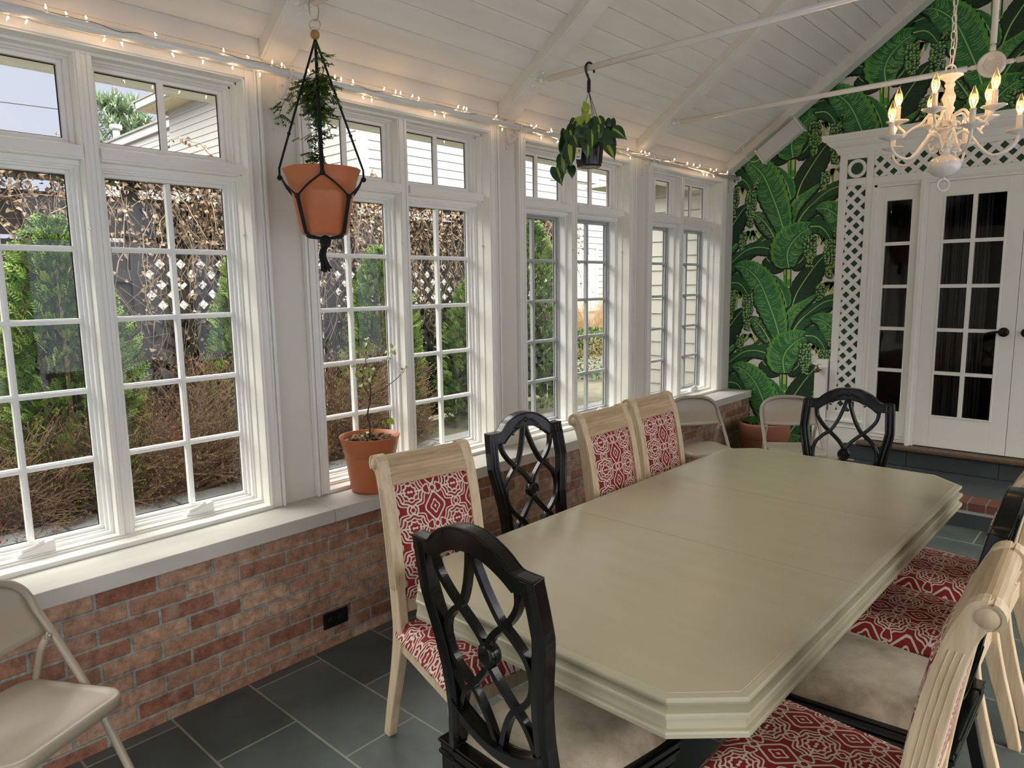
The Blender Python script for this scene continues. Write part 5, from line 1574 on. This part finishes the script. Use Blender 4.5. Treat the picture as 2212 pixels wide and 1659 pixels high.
def heart(b, p, d, n_, L, lime=.0, droop=.35, mm=0):
    """heart-shaped leaf: base p, growing along d, face normal n_"""
    d = d.normalized(); s_ = d.cross(n_).normalized(); n2 = s_.cross(d).normalized(); W = L*.78
    prof = [(-.10, .26), (-.13, .50), (-.05, .72), (.10, .93), (.28, 1.0), (.48, .92), (.68, .66), (.84, .34), (.95, .12), (1.08, 0)]
    rows = []
    for (u, w) in [(0.0, 0.0)]+prof:
        pass
    ctr, L1, L2, R1, R2 = [], [], [], [], []
    for u, w in prof:
        uu = max(u, 0.0) if True else u
        c = p+d*L*uu - n2*L*droop*uu*uu
        e = p+d*L*u - n2*L*droop*max(u, 0)**2
        up = n2*W*.10*w
        ctr.append(c); L1.append(e*.5+c*.5+s_*0+ (s_*W*.5*w*.30)+up*.3); L2.append(e+s_*W*.5*w+up*.6); R1.append(e*.5+c*.5-(s_*W*.5*w*.30)+up*.3); R2.append(e-s_*W*.5*w+up*.6)
    i0 = len(b.v)
    for i in range(len(prof)): b.v += [tuple(L2[i]), tuple(L1[i]), tuple(ctr[i]), tuple(R1[i]), tuple(R2[i])]
    for i in range(len(prof)-1):
        for k_ in range(4):
            m_ = 1 if (lime and k_ in (1, 2) and (k_ == 2 or lime > .6) and 1 <= i <= 7) else mm
            a = i0+i*5+k_; b.face((a, a+1, a+6, a+5), m_, True)
b = MB(); stems = MB()
def addleaf(x, y, z, d, n_, L, lime=0, mm=0, stem=True):
    p = Vector((x, y, z))-QL
    heart(b, p, Vector(d), Vector(n_), L, lime, .25, mm)
    if stem:
        o_ = Vector((p.x*.25, p.y*.25, .13)); stems.tube([o_, (o_+p)*.5+Vector((0, 0, .02)), p], .0016, 5)
vw = Vector((.6, -.8, .05))
for (x, z, dx, dz, L, lime, dep) in [(.305, 2.495, -.2, -1, .075, 0, -.03), (.345, 2.515, .1, -1, .08, .3, -.06), (.475, 2.505, .5, -.8, .085, .3, -.04), (.51, 2.50, -.1, -1, .075, 0, .03), (.44, 2.50, -.1, -1, .09, 0, -.05),
      (.27, 2.455, -.6, -.5, .075, .3, -.02), (.295, 2.465, .1, -1, .085, .7, -.08), (.265, 2.41, .1, -1, .10, .7, -.05), (.335, 2.45, .3, -1, .09, .3, -.10), (.36, 2.42, .5, -.9, .085, .3, -.10),
      (.40, 2.46, -.2, -1, .08, 0, -.08), (.46, 2.44, .3, -1, .10, .3, -.08), (.50, 2.43, .6, -.8, .10, 0, -.04), (.525, 2.40, .4, -1, .095, .3, -.02), (.54, 2.44, 1, -.55, .095, .3, 0), (.45, 2.385, .2, -1, .085, .3, -.10), (.43, 2.40, .5, -1, .07, .3, -.10), (.355, 2.375, .25, -1, .105, .8, -.12),
      (.250, 2.375, .0, -1, .085, .3, 0), (.235, 2.345, .15, -1, .095, .7, -.03), (.39, 2.53, .3, -.2, .07, 0, .05), (.33, 2.47, -.5, -1, .08, 0, .05), (.47, 2.47, .8, -.9, .08, 0, .06), (.42, 2.44, 0, -1, .08, 0, .07), (.30, 2.40, -.3, -1, .09, 0, .07), (.37, 2.49, .1, -1, .075, 0, -.07), (.41, 2.49, -.5, -.8, .07, 0, -.06), (.49, 2.46, .1, -1, .08, .3, -.06), (.28, 2.43, .2, -1, .08, 0, -.06), (.53, 2.36, .8, -.9, .085, .9, -.03)]:
    addleaf(x, QY+dep, z, (dx, pr_.uniform(-.3, .1), dz), vw+Vector((pr_.uniform(-.3, .3), pr_.uniform(-.2, .2), pr_.uniform(-.1, .5))), L, lime)
for (x, z, dx, dz, L) in [(.395, 2.500, -.7, -.1, .06), (.405, 2.495, .7, .25, .06), (.385, 2.485, .1, -.9, .06), (.43, 2.545, -.2, .7, .05), (.425, 2.53, -.6, .8, .045)]: addleaf(x, QY-.07, z, (dx, -.2, dz), vw, L, 0, 2)
addleaf(.178, QY-.02, 2.292, (.45, -.1, -.85), vw, .10, .3, 0, False); addleaf(.285, QY-.02, 2.285, (.35, -.2, -1), (.3, -.3, .9), .065, 0, 0, False)
stems.tube(spline([Vector(v)-QL for v in ((.33, QY-.03, 2.40), (.285, QY-.03, 2.37), (.290, QY-.02, 2.30), (.265, QY-.02, 2.262), (.225, QY-.02, 2.245), (.190, QY-.02, 2.222), (.140, QY-.02, 2.226))], 5), .002, 6)
stems.tube(spline([Vector(v)-QL for v in ((.36, QY, 2.50), (.352, QY, 2.54), (.35, QY, 2.56))], 4), .0018, 5)
b.build('leaves', ['leafPh', 'leafLime', 'leafLime'], t, fixn=False)
stems.build('stem', 'twig', t)
b = MB(); soil(b, .078, .125, chips=0); b.build('soil', 'soil', t)

# ================================================================= OUTSIDE
er = random.Random(23)
M['grass'] = mat('winter_ground', (.12, .115, .075), .95, var=.35, scale=7, bump=.8, bscale=60)
M['flag'] = mat('grey_flagstone', (.23, .235, .235), .8, var=.2, scale=5, bump=.2, bscale=30)
M['fence'] = mat_wood('dark_stained_wood', (.016, .014, .014), (.035, .031, .030), .7, (3, 3, 30), 6)
M['siding'] = mat('pale_siding', (.31, .305, .295), .6, var=.03, scale=2)
M['siding2'] = mat('cream_siding', (.38, .375, .32), .6, var=.04, scale=3, bump=.15, bscale=60, stretch=(1, 1, 9))
M['roof'] = mat('grey_shingles', (.22, .21, .21), .9, var=.2, scale=9)
M['soffit'] = mat('beige_soffit', (.55, .47, .36), .6, var=.04)
M['extwhite'] = mat('white_vinyl_trim', (.42, .42, .42), .4, var=.02)
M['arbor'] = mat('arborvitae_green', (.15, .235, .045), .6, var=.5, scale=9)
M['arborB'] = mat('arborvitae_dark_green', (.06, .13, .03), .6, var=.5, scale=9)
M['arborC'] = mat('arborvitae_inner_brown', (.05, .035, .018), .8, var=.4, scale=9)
M['dryleaf'] = mat('dry_leaf', (.26, .19, .13), .8, var=.45, scale=14)
M['dryleafB'] = mat('dry_leaf_dark', (.12, .08, .055), .8, var=.4, scale=14)
M['vinestem'] = mat('dry_vine_stem', (.24, .18, .12), .8, var=.3, scale=10)
M['redtwig'] = mat('reddish_twig', (.15, .088, .058), .8, var=.4, scale=12)
M['bud'] = mat('green_bud', (.30, .27, .08), .7, var=.4, scale=20)
M['berry'] = mat('red_berry', (.5, .05, .04), .4, var=.2)
M['pinetree'] = mat('pine_needles', (.22, .29, .18), .7, var=.4, scale=1.2)
M['drygrass'] = mat('dry_grass', (.45, .30, .13), .8, var=.3, scale=10)
M['boxwood'] = mat('box_leaf', (.075, .14, .03), .5, var=.5, scale=20)
GZ = .13
o = MB(); o.box(-60, -.42, -25, 60, GZ-.3, GZ); g_ = o.build('ground', 'grass'); tag(g_, kind='structure')
b = MB(); y = -1.0
q = 0
while y < 9:
    w = er.uniform(.55, .8); x1 = -2.05-.1*er.random()
    b.box(-2.42, x1+.02, y+.01, y+w-.01, GZ, GZ+.045); b.box(x1-.1, -1.1, y+.02, y+w, GZ, GZ+.04) if False else None
    y += w
o = b.build('trim_%d' % k, 'flag', bevel=.012); k += 1; tag(o, kind='structure')

# fence: solid boards, then lattice panels
FX = -3.25
fe = thing('garden_fence', 'dark stained garden fence with lattice panels behind the shrubs', 'fence', (FX, 3, GZ))
for y in (-1.6, .5, 2.15, 3.9, 5.65, 7.35):
    b = MB(); b.box(FX-.05, FX+.05, y-.05, y+.05, GZ, 2.42); b.box(FX-.065, FX+.065, y-.065, y+.065, 2.42, 2.46); b.build('post', 'fence', fe, world=True, bevel=.004)
for (ya, yb) in ((-1.55, .45), (.55, 2.10)):
    b = MB(); y = ya
    while y < yb-.02: b.box(FX-.012, FX+.012, y, min(y+.138, yb), GZ+.05, 2.02); y += .143
    b.box(FX+.012, FX+.05, ya, yb, .5, .59); b.box(FX+.012, FX+.05, ya, yb, 1.72, 1.81)
    b.box(FX-.012, FX+.012, ya, yb, 2.05, 2.36)
    b.build('board_panel', 'fence', fe, world=True)
for (ya, yb) in ((2.20, 3.85), (3.95, 5.60), (5.70, 7.30)):
    b = MB()
    lattice(b, ya, yb, .42, 2.30, FX, .056, .165, .010, axis=lambda x, yy, z: (yy, x, z))
    b.box(FX-.03, FX+.03, ya, yb, 2.28, 2.36); b.box(FX-.03, FX+.03, ya, yb, .34, .42)
    b.build('lattice_panel', 'fence', fe, world=True)
    b = MB(); y = ya
    while y < yb-.02: b.box(FX-.075, FX-.060, y, min(y+.138, yb), GZ+.05, 1.46); b.box(FX-.075, FX-.060, y, min(y+.138, yb), 1.90, 2.36); y += .142
    b.build('back_board', 'fence', fe, world=True)
b = MB(); b.box(FX-.16, FX+.16, -1.7, 7.45, 2.46, 2.50)
y = -1.6
while y < 7.4: b.box(FX-.34, FX+.30, y, y+.045, 2.50, 2.60); y += .42
b.build('top_beam', 'fence', fe, world=True)

def vine(y0_, y1_, dens, label, zl=1.0, seedoff=0):
    t = thing('dead_vine', label, 'vine', (FX, (y0_+y1_)/2, 2.4), group=None)
    b = MB(); lf = MB()
    n = int((y1_-y0_)*46*dens)
    for i in range(n):
        y = er.uniform(y0_, y1_); p = Vector((FX+er.uniform(-.1, .25), y, er.uniform(2.25, 2.72)))
        P = [p.copy()]; d = Vector((er.uniform(-.3, .5), er.uniform(-1, 1), er.uniform(-1.1, .3)))
        L = er.randint(5, 13)
        for s_ in range(L):
            d = d*.75+Vector((er.uniform(-.3, .3), er.uniform(-.8, .8), er.uniform(-.95, .25)))*.5; d.normalize()
            p = p+d*.095; p.x = min(max(p.x, FX+.02), FX+.42); p.z = min(p.z, 2.78)
            P.append(p.copy())
            nl = 2 if p.z > 2.0 else (1 if er.random() < .5*zl else 0)
            for _ in range(nl):
                v = Vector((er.uniform(-.5, 1), er.uniform(-1, 1), er.uniform(-1.3, .2)))
                leafquad(lf, p+v*.02, v, Vector((er.uniform(-1, 1), er.uniform(-1, 1), er.uniform(-1, 1))), er.uniform(.022, .050), er.uniform(.016, .034), 0 if er.random() < .75 else 1, .45)
        b.tube(P, er.uniform(.0018, .0038), 4, cap=False)
    for i in range(int((y1_-y0_)*520*dens)):
        y = er.uniform(y0_, y1_); z = 2.62-abs(er.gauss(0, .20)); p = Vector((FX+er.uniform(-.02, .36), y, z))
        v = Vector((er.uniform(-.5, 1), er.uniform(-1, 1), er.uniform(-1.2, .3)))
        leafquad(lf, p, v, Vector((er.uniform(-1, 1), er.uniform(-1, 1), er.uniform(-1, 1))), er.uniform(.026, .058), er.uniform(.018, .038), 0 if er.random() < .75 else 1, .45)
    for i in range(int((min(y1_, 7.3)-max(y0_, .4))*150*dens)):
        y = er.uniform(max(y0_, .4), min(y1_, 7.3)); y = round(y/.37)*.37+er.gauss(0, .07); z = er.uniform(.95, 2.05)
        p = Vector((FX+er.uniform(.02, .14), y, z)); v = Vector((er.uniform(-.5, 1), er.uniform(-1, 1), er.uniform(-1.2, .3)))
        leafquad(lf, p, v, Vector((er.uniform(-1, 1), er.uniform(-1, 1), er.uniform(-1, 1))), er.uniform(.03, .065), er.uniform(.02, .042), 0 if er.random() < .6 else 1, .45)
        if i % 3 == 0: b.tube([p, p+Vector((.02, er.uniform(-.15, .15), er.uniform(.05, .3))), p+Vector((.0, er.uniform(-.3, .3), er.uniform(.2, .55)))], .0022, 4, cap=False)
    b.build('stems', 'vinestem', t, world=True, fixn=False); lf.build('dry_leaves', ['dryleaf', 'dryleafB'], t, world=True, fixn=False)
vine(-.2, 2.25, .9, 'dead vine with dry brown leaves over the fence, seen through the nearest window')
vine(2.25, 4.9, 1.5, 'thick dead vine spilling over the fence behind the hanging pot and second window', 1.3)
vine(4.9, 7.5, 1.4, 'dead vine at the far end of the fence, seen through the third window', 1.0)

# arborvitae shrubs
def arborvitae(x, y, h, r, label, seed_, n=2300):
    rr_ = random.Random(seed_)
    t = thing('arborvitae', label, 'shrub', (x, y, GZ), group='arborvitae along the fence')
    b = MB(); b.tube([(0, 0, 0), (.02, 0, h*.5), (0, 0, h*.9)], .018, 8, scales=[1, .7, .2]); b.build('trunk', 'twig', t)
    b = MB()
    def R_(z): f = z/h; return r*(min(1, .80+f*1.2) if f < .18 else 1)*(1-max(0, (f-.25)/.75)**1.7)**.62
    for i in range(n):
        f = rr_.random()**.9; z = .04+f*(h-.04); a = rr_.uniform(0, 2*PI)
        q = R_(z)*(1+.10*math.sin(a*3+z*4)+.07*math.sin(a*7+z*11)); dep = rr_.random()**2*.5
        c = Vector((q*(1-dep)*math.cos(a), q*(1-dep)*math.sin(a), z))
        out = Vector((math.cos(a), math.sin(a), rr_.uniform(.2, 1.3))).normalized()
        s_ = out.cross(Vector((rr_.uniform(-1, 1), rr_.uniform(-1, 1), rr_.uniform(-1, 1)))).normalized()
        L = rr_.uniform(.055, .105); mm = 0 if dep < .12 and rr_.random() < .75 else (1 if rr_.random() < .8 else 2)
        # flat spray with alternating side fingers
        for k_ in range(4):
            p = c+out*L*k_/4
            for sg in (-1, 1):
                dd = (out*.75+s_*sg*.75).normalized(); l2 = L*(.55-.1*k_)
                i0 = len(b.v); w = s_.cross(out)*.004
                tp = p+dd*l2; mdp = p+dd*l2*.55
                sd = dd.cross(s_.cross(out)).normalized()*.0075
                b.v += [tuple(p), tuple(mdp+sd), tuple(tp+w), tuple(mdp-sd)]
                b.face((i0, i0+1, i0+2, i0+3), mm)
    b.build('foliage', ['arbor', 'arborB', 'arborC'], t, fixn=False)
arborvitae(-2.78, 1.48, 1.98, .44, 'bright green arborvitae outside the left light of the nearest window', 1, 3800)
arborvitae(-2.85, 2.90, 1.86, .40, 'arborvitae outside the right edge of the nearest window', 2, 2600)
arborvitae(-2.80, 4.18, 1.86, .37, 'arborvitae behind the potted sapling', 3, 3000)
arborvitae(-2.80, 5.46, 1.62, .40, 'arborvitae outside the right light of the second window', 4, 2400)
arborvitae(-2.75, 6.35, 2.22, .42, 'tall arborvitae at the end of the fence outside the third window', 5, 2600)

def twigbush(x, y, r, h, label, seed_, n=170, cat='shrub'):
    rr_ = random.Random(seed_)
    t = thing('bare_shrub', label, cat, (x, y, GZ), group='bare twiggy shrubs')
    b = MB(); bd = MB()
    for i in range(n):
        a = rr_.uniform(0, 2*PI); e = rr_.uniform(.25, 1.0); p = Vector((rr_.uniform(-.25, .25)*r, rr_.uniform(-.25, .25)*r, 0))
        d = Vector((math.cos(a)*(1-e*.6), math.sin(a)*(1-e*.6), e)).normalized(); P = [p.copy()]; steps = rr_.randint(6, 10)
        Ls = h/7.0
        for s_ in range(steps):
            d = (d+Vector((rr_.uniform(-.45, .45), rr_.uniform(-.45, .45), rr_.uniform(-.35, .25)))*.8).normalized(); p = p+d*Ls
            rad = math.hypot(p.x, p.y)
            if rad > r: p.x *= r/rad; p.y *= r/rad
            p.z = max(.02, min(p.z, h*rr_.uniform(.9, 1.05))); P.append(p.copy())
            if s_ > 0:
                for _ in range(2):
                    d2 = (d+Vector((rr_.uniform(-1, 1), rr_.uniform(-1, 1), rr_.uniform(-.4, .9)))).normalized()
                    p2 = p+d2*Ls*rr_.uniform(.5, 1.1); p3 = p2+(d2+Vector((rr_.uniform(-.6, .6), rr_.uniform(-.6, .6), rr_.uniform(-.3, .5)))).normalized()*Ls*.6
                    b.tube([p, p2, p3], .0016, 3, cap=False)
                    if rr_.random() < .8:
                        c = p3; s3 = rr_.uniform(.004, .007); m_ = 0 if rr_.random() < .93 else 1
                        i0 = len(bd.v); bd.v += [(c.x-s3, c.y, c.z-s3), (c.x+s3, c.y, c.z-s3), (c.x, c.y+s3, c.z+s3), (c.x, c.y-s3, c.z+s3)]
                        bd.face((i0, i0+1, i0+2), m_); bd.face((i0, i0+3, i0+1), m_); bd.face((i0, i0+2, i0+3), m_)
        b.tube(P, .0030, 3, cap=False, scales=[1-.08*q for q in range(len(P))])
    b.build('twigs', 'redtwig', t, fixn=False); bd.build('buds', ['bud', 'berry'], t, fixn=False)
twigbush(-2.60, .98, .42, .72, 'bare reddish shrub low outside the left light of the nearest window', 31, 190)
twigbush(-2.58, 1.62, .38, .62, 'bare twiggy shrub in front of the bright arborvitae', 32, 170)
twigbush(-2.62, 2.18, .42, .92, 'bare brown shrub outside the right light of the nearest window', 33, 230)
twigbush(-2.62, 2.78, .40, .78, 'bare brown shrub in front of the arborvitae at the nearest window edge', 34, 190)
twigbush(-2.55, 3.52, .36, .86, 'bare reddish shrub just left of the potted sapling', 35, 190)
twigbush(-2.55, 4.02, .34, .74, 'bare shrub behind the potted sapling', 36, 160)

# leafy bush and dry grasses near the neighbour's wall
t = thing('leafy_bush', 'small dark green bush low outside the third window', 'shrub', (-4.0, 9.35, GZ))
b = MB()
for i in range(2600):
    v = Vector((er.gauss(0, 1), er.gauss(0, 1), er.gauss(0, 1))).normalized(); c = Vector((v.x*.5, v.y*.6, .38+v.z*.40))*1.0
    if c.z < .02: continue
    leafquad(b, c, v+Vector((er.uniform(-.7, .7), er.uniform(-.7, .7), .4)), Vector((er.uniform(-1, 1), er.uniform(-1, 1), 1)), .055, .032)
b.build('foliage', 'boxwood', t, fixn=False)
t = thing('dry_grass_clump', 'tall tan dry grass clump against the neighbouring house', 'grass', (-6.2, 12.3, GZ), kind=None)
b = MB()
for i in range(420):
    a = er.uniform(0, 2*PI); r0 = .35*er.random(); h = er.uniform(.7, 1.5); p = Vector((r0*math.cos(a), 1.6*r0*math.sin(a), 0))
    b.tube([p, p+Vector((math.cos(a)*.12, math.sin(a)*.2, h*.6)), p+Vector((math.cos(a)*.35, math.sin(a)*.5, h))], .005, 3, cap=False, scales=[1, .8, .3])
b.build('blades', 'drygrass', t, fixn=False)

# ---- neighbouring houses
def lap(b, p0, p1, z0, z1, ex, nrm, m=0, th=.016):
    """lapped boards between plan points p0,p1"""
    z = z0; a, c = Vector((p0[0], p0[1], 0)), Vector((p1[0], p1[1], 0)); n_ = Vector((nrm[0], nrm[1], 0))
    while z < z1-.001:
        zt = min(z+ex, z1); lo = n_*th
        V = [a+lo, c+lo, c+n_*.003, a+n_*.003]
        b.poly([(V[0].x, V[0].y, z), (V[1].x, V[1].y, z), (V[2].x, V[2].y, zt), (V[3].x, V[3].y, zt)], m)
        b.poly([(a.x, a.y, z), (c.x, c.y, z), (V[1].x, V[1].y, z), (V[0].x, V[0].y, z)], m)
        z = zt
NXx, NYy = -7.0, 7.12
nb = thing('neighbour_house', 'tall pale clapboard house beyond the fence', 'house', (-10.5, 13, GZ))
b = MB(); lap(b, (NXx, NYy), (NXx, 24), .55, 8.2, .145, (1, 0)); lap(b, (-14.2, NYy), (NXx, NYy), .55, 5.685, .145, (0, -1))
b.box(-14.2, NXx-.005, NYy+.01, 24, .55, 5.62)
b.build('siding', 'siding', nb, world=True, fixn=False)
b = MB(); b.box(NXx-.02, NXx+.03, NYy-.03, NYy+.10, .5, 8.2); b.box(NXx-.10, NXx+.028, NYy-.035, NYy+.0, .5, 5.62); b.build('corner_board', 'extwhite', nb, world=True)
b = MB(); b.box(-14.3, NXx-.02, NYy-.005, 24, GZ, .56); b.box(-7.3, NXx-.01, NYy+.1, 24, GZ, .56); b.build('foundation', 'brick', nb, world=True)
b = MB(); b.box(-14.75, NXx+.0, 6.70, NYy, 5.68, 5.72)
for q in range(60): b.box(-14.7+q*.13, -14.69+q*.13, 6.72, NYy, 5.672, 5.68)
b.build('soffit', 'soffit', nb, world=True)
b = MB(); b.box(-14.8, NXx+.0, 6.62, 6.72, 5.72, 5.86); b.box(-14.85, -14.75, 6.62, 24, 5.70, 5.86); b.build('gutter', 'extwhite', nb, world=True)
b = MB(); b.hexa([(-14.9, 6.6, 5.86), (NXx-.05, 6.6, 5.86), (NXx-.05, 15, 8.9), (-14.9, 15, 8.9), (-14.9, 6.6, 5.9), (NXx-.05, 6.6, 5.9), (NXx-.05, 15, 9.0), (-14.9, 15, 9.0)]); b.build('roof', 'roof', nb, world=True)
for (ya, yb, za, zb) in ((12.62, 13.66, 1.02, 2.55), (12.45, 13.66, 3.92, 5.5)):
    b = MB(); w = .09
    b.box(NXx, NXx+.045, ya, ya+w, za, zb); b.box(NXx, NXx+.045, yb-w, yb, za, zb); b.box(NXx, NXx+.045, ya+w, yb-w, zb-w, zb); b.box(NXx, NXx+.05, ya+w, yb-w, za, za+w); b.box(NXx, NXx+.04, (ya+yb)/2-.03, (ya+yb)/2+.03, za+w, zb-w)
    wf = b.build('window_frame', 'extwhite', nb, world=True)
    b = MB(); b.box(NXx+.017, NXx+.020, ya+w, yb-w, za+w, zb-w); z = za+w
    while z < zb-w: b.box(NXx+.020, NXx+.026, ya+w, yb-w-.08, z, z+.028); z += .05
    b.build('blind', mat('blind', (.55, .54, .50), .6), wf, world=True)
hb = thing('far_house', 'low white house far behind, seen in the top light of the nearest window', 'house', (-20, 9.5, GZ))
b = MB(); lap(b, (-27.5, 9.0), (-14.9, 9.0), .3, 6.28, .16, (0, -1)); b.box(-27.5, -14.9, 9.02, 12, .2, 6.28); b.build('siding', 'siding', hb, world=True, fixn=False)
b = MB(); b.box(-27.6, -14.9, 8.9, 9.02, 6.26, 6.50); b.build('fascia', 'extwhite', hb, world=True)
b = MB(); b.hexa([(-27.7, 8.85, 6.48), (-14.9, 8.85, 6.48), (-14.9, 12, 6.55), (-27.7, 12, 6.55), (-27.7, 8.85, 6.54), (-14.9, 8.85, 6.54), (-14.9, 12, 6.62), (-27.7, 12, 6.62)]); b.build('roof', 'roof', hb, world=True)
b = MB(); b.rod((-23.6, 9.3, 6.5), (-23.6, 9.3, 7.05), .11, 12); b.rod((-23.6, 9.3, 7.02), (-23.6, 9.3, 7.16), .19, 12); b.build('vent_pipe', 'extwhite', hb, world=True)

# pine behind
t = thing('pine_tree', 'big green pine rising behind the far white house', 'tree', (-32.5, 12.6, GZ))
b = MB(); b.tube([(0, 0, 0), (0, 0, 10.5)], .28, 8, scales=[1, .2]); b.build('trunk', 'twig', t)
b = MB(); tr_ = random.Random(3)
for i in range(150):
    z = tr_.uniform(4.2, 9.9); f = (z-4)/6.2; L = (2.7*(1-f)**.65+.35)*tr_.uniform(.65, 1.1); a = tr_.uniform(0, 2*PI)
    for s_ in range(9):
        g = .25+.75*s_/8; c = Vector((L*g*math.cos(a), L*g*math.sin(a), z+L*.22*g))
        for _ in range(7):
            v = Vector((tr_.gauss(0, 1), tr_.gauss(0, 1), tr_.gauss(0, .8)+.5)).normalized(); i0 = len(b.v); p = c+v*tr_.uniform(0, .28)
            sd = v.cross(Vector((0, 0, 1))); sd = sd.normalized()*.045 if sd.length > .01 else Vector((.05, 0, 0))
            b.v += [tuple(p-sd), tuple(p+sd), tuple(p+v*.36)]; b.face((i0, i0+1, i0+2), 0)
b.build('foliage', 'pinetree', t, fixn=False)
for i, (z0, z1, l_) in enumerate(((12.6, 12.0, 'upper thin utility wire across the sky in the top left window'), (9.8, 9.2, 'lower thin utility wire across the sky in the top left window'))):
    b = MB(); b.tube([(-46, -40, z0*1.42), (-46, 9.5, z1*1.42-.9), (-46, 70, z0*1.42)], .03, 5)
    o = b.build('utility_wire', 'tagk'); tag(o, l_, 'wire')

# the house wing that closes the garden on the right
wg = thing('house_wing', 'cream clapboard wall of the house itself seen through the last window', 'house', (-.9, 7, GZ))
b = MB(); lap(b, (-1.42, 6.62), (-.44, 6.62), GZ, 2.66, .150, (0, -1)); lap(b, (-1.42, 6.62), (-1.42, 9.5), GZ, 2.66, .15, (-1, 0)); b.box(-1.415, -.44, 6.63, 9.5, GZ, 2.66)
b.build('siding', 'siding2', wg, world=True, fixn=False)
b = MB(); b.box(-1.95, -.83, 6.30, 9.5, 2.665, 2.70); b.box(-.86, -.44, 6.52, 9.5, 2.665, 2.69); b.build('soffit', 'soffit', wg, world=True)
b = MB(); b.prism([(-.84, 2.66), (-.80, 2.66), (-.62, 2.50), (-.55, 2.42), (-.50, 2.40), (-.47, 2.36), (-.44, 2.36), (-.44, 2.66)], 6.45, 6.50, 'xz'); b.build('bracket', 'extwhite', wg, world=True)

# ================================================================= LIGHT, WORLD, CAMERA
w = bpy.data.worlds.new('overcast'); bpy.context.scene.world = w; w.use_nodes = True
nt = w.node_tree; bgn = nt.nodes['Background']
tc = nt.nodes.new('ShaderNodeTexCoord'); sp = nt.nodes.new('ShaderNodeSeparateXYZ'); nt.links.new(tc.outputs['Generated'], sp.inputs[0])
z_ = NX(nt, sp.outputs[2]).max(0.0)
nz = nt.nodes.new('ShaderNodeTexNoise'); nz.inputs['Scale'].default_value = 2.5; nz.inputs['Detail'].default_value = 4; nt.links.new(tc.outputs['Generated'], nz.inputs['Vector'])
cr = nt.nodes.new('ShaderNodeValToRGB'); nt.links.new(nz.outputs[0], cr.inputs[0])
cr.color_ramp.elements[0].position = .3; cr.color_ramp.elements[0].color = (.66, .73, .92, 1); cr.color_ramp.elements[1].position = .65; cr.color_ramp.elements[1].color = (.82, .85, .95, 1)
mw = nt.nodes.new('ShaderNodeMix'); mw.data_type = 'RGBA'; setc(mw.inputs[7], (1.0, .97, .90)); nt.links.new(((z_ - .25)/.12).max(0).min(1).s, mw.inputs[0]); nt.links.new(cr.outputs[0], mw.inputs[6]); nt.links.new(mw.outputs[2], bgn.inputs[0])
# overcast dome: kept dim low down, raised above the window view to fill room
f = (((z_ - .255)/.17).max(0).min(1))
xx_ = NX(nt, sp.outputs[0]).max(0.0)  # added boost on the right-hand side of the sky, room fill
st = f*SKY_HI + (xx_*1.7 + 1.0)*SKY_LO
nt.links.new(st.s, bgn.inputs[1])
sun = bpy.data.lights.new('sun', 'SUN'); sun.energy = SUN_E; sun.angle = R(SUN_A); sun.color = (1, .97, .93)
so = bpy.data.objects.new('sun', sun); C.objects.link(so)
d = Vector((.62, .30, -1.0)).normalized(); so.rotation_euler = d.to_track_quat('-Z', 'Y').to_euler(); so.location = (-6, -3, 8)

cam = bpy.data.cameras.new('camera'); co = bpy.data.objects.new('camera', cam); C.objects.link(co)
cam.sensor_width = 36; cam.lens = 1513.87/2212*36; cam.clip_start = .02; cam.clip_end = 300
yaw, pit, rol = .73777571, .14024732, -.01437188
fw = Vector((-math.sin(yaw)*math.cos(pit), math.cos(yaw)*math.cos(pit), -math.sin(pit)))
rt = Vector((math.cos(yaw), math.sin(yaw), 0)); up = rt.cross(fw)
r2 = rt*math.cos(rol)+up*math.sin(rol); u2 = -rt*math.sin(rol)+up*math.cos(rol)
mt = Matrix((r2, u2, -fw)).transposed().to_4x4(); mt.translation = Vector((2.683, 0, 1.65))
co.matrix_world = mt
sc = bpy.context.scene; sc.camera = co
sc.view_settings.view_transform = 'Standard'; sc.view_settings.look = 'None'; sc.view_settings.gamma = 1; sc.view_settings.use_curve_mapping = False
sc.view_settings.exposure = EXPO
sc.cycles.max_bounces = 10; sc.cycles.diffuse_bounces = 5; sc.cycles.transparent_max_bounces = 16; sc.cycles.caustics_reflective = False; sc.cycles.caustics_refractive = False
sc.cycles.sample_clamp_indirect = 6
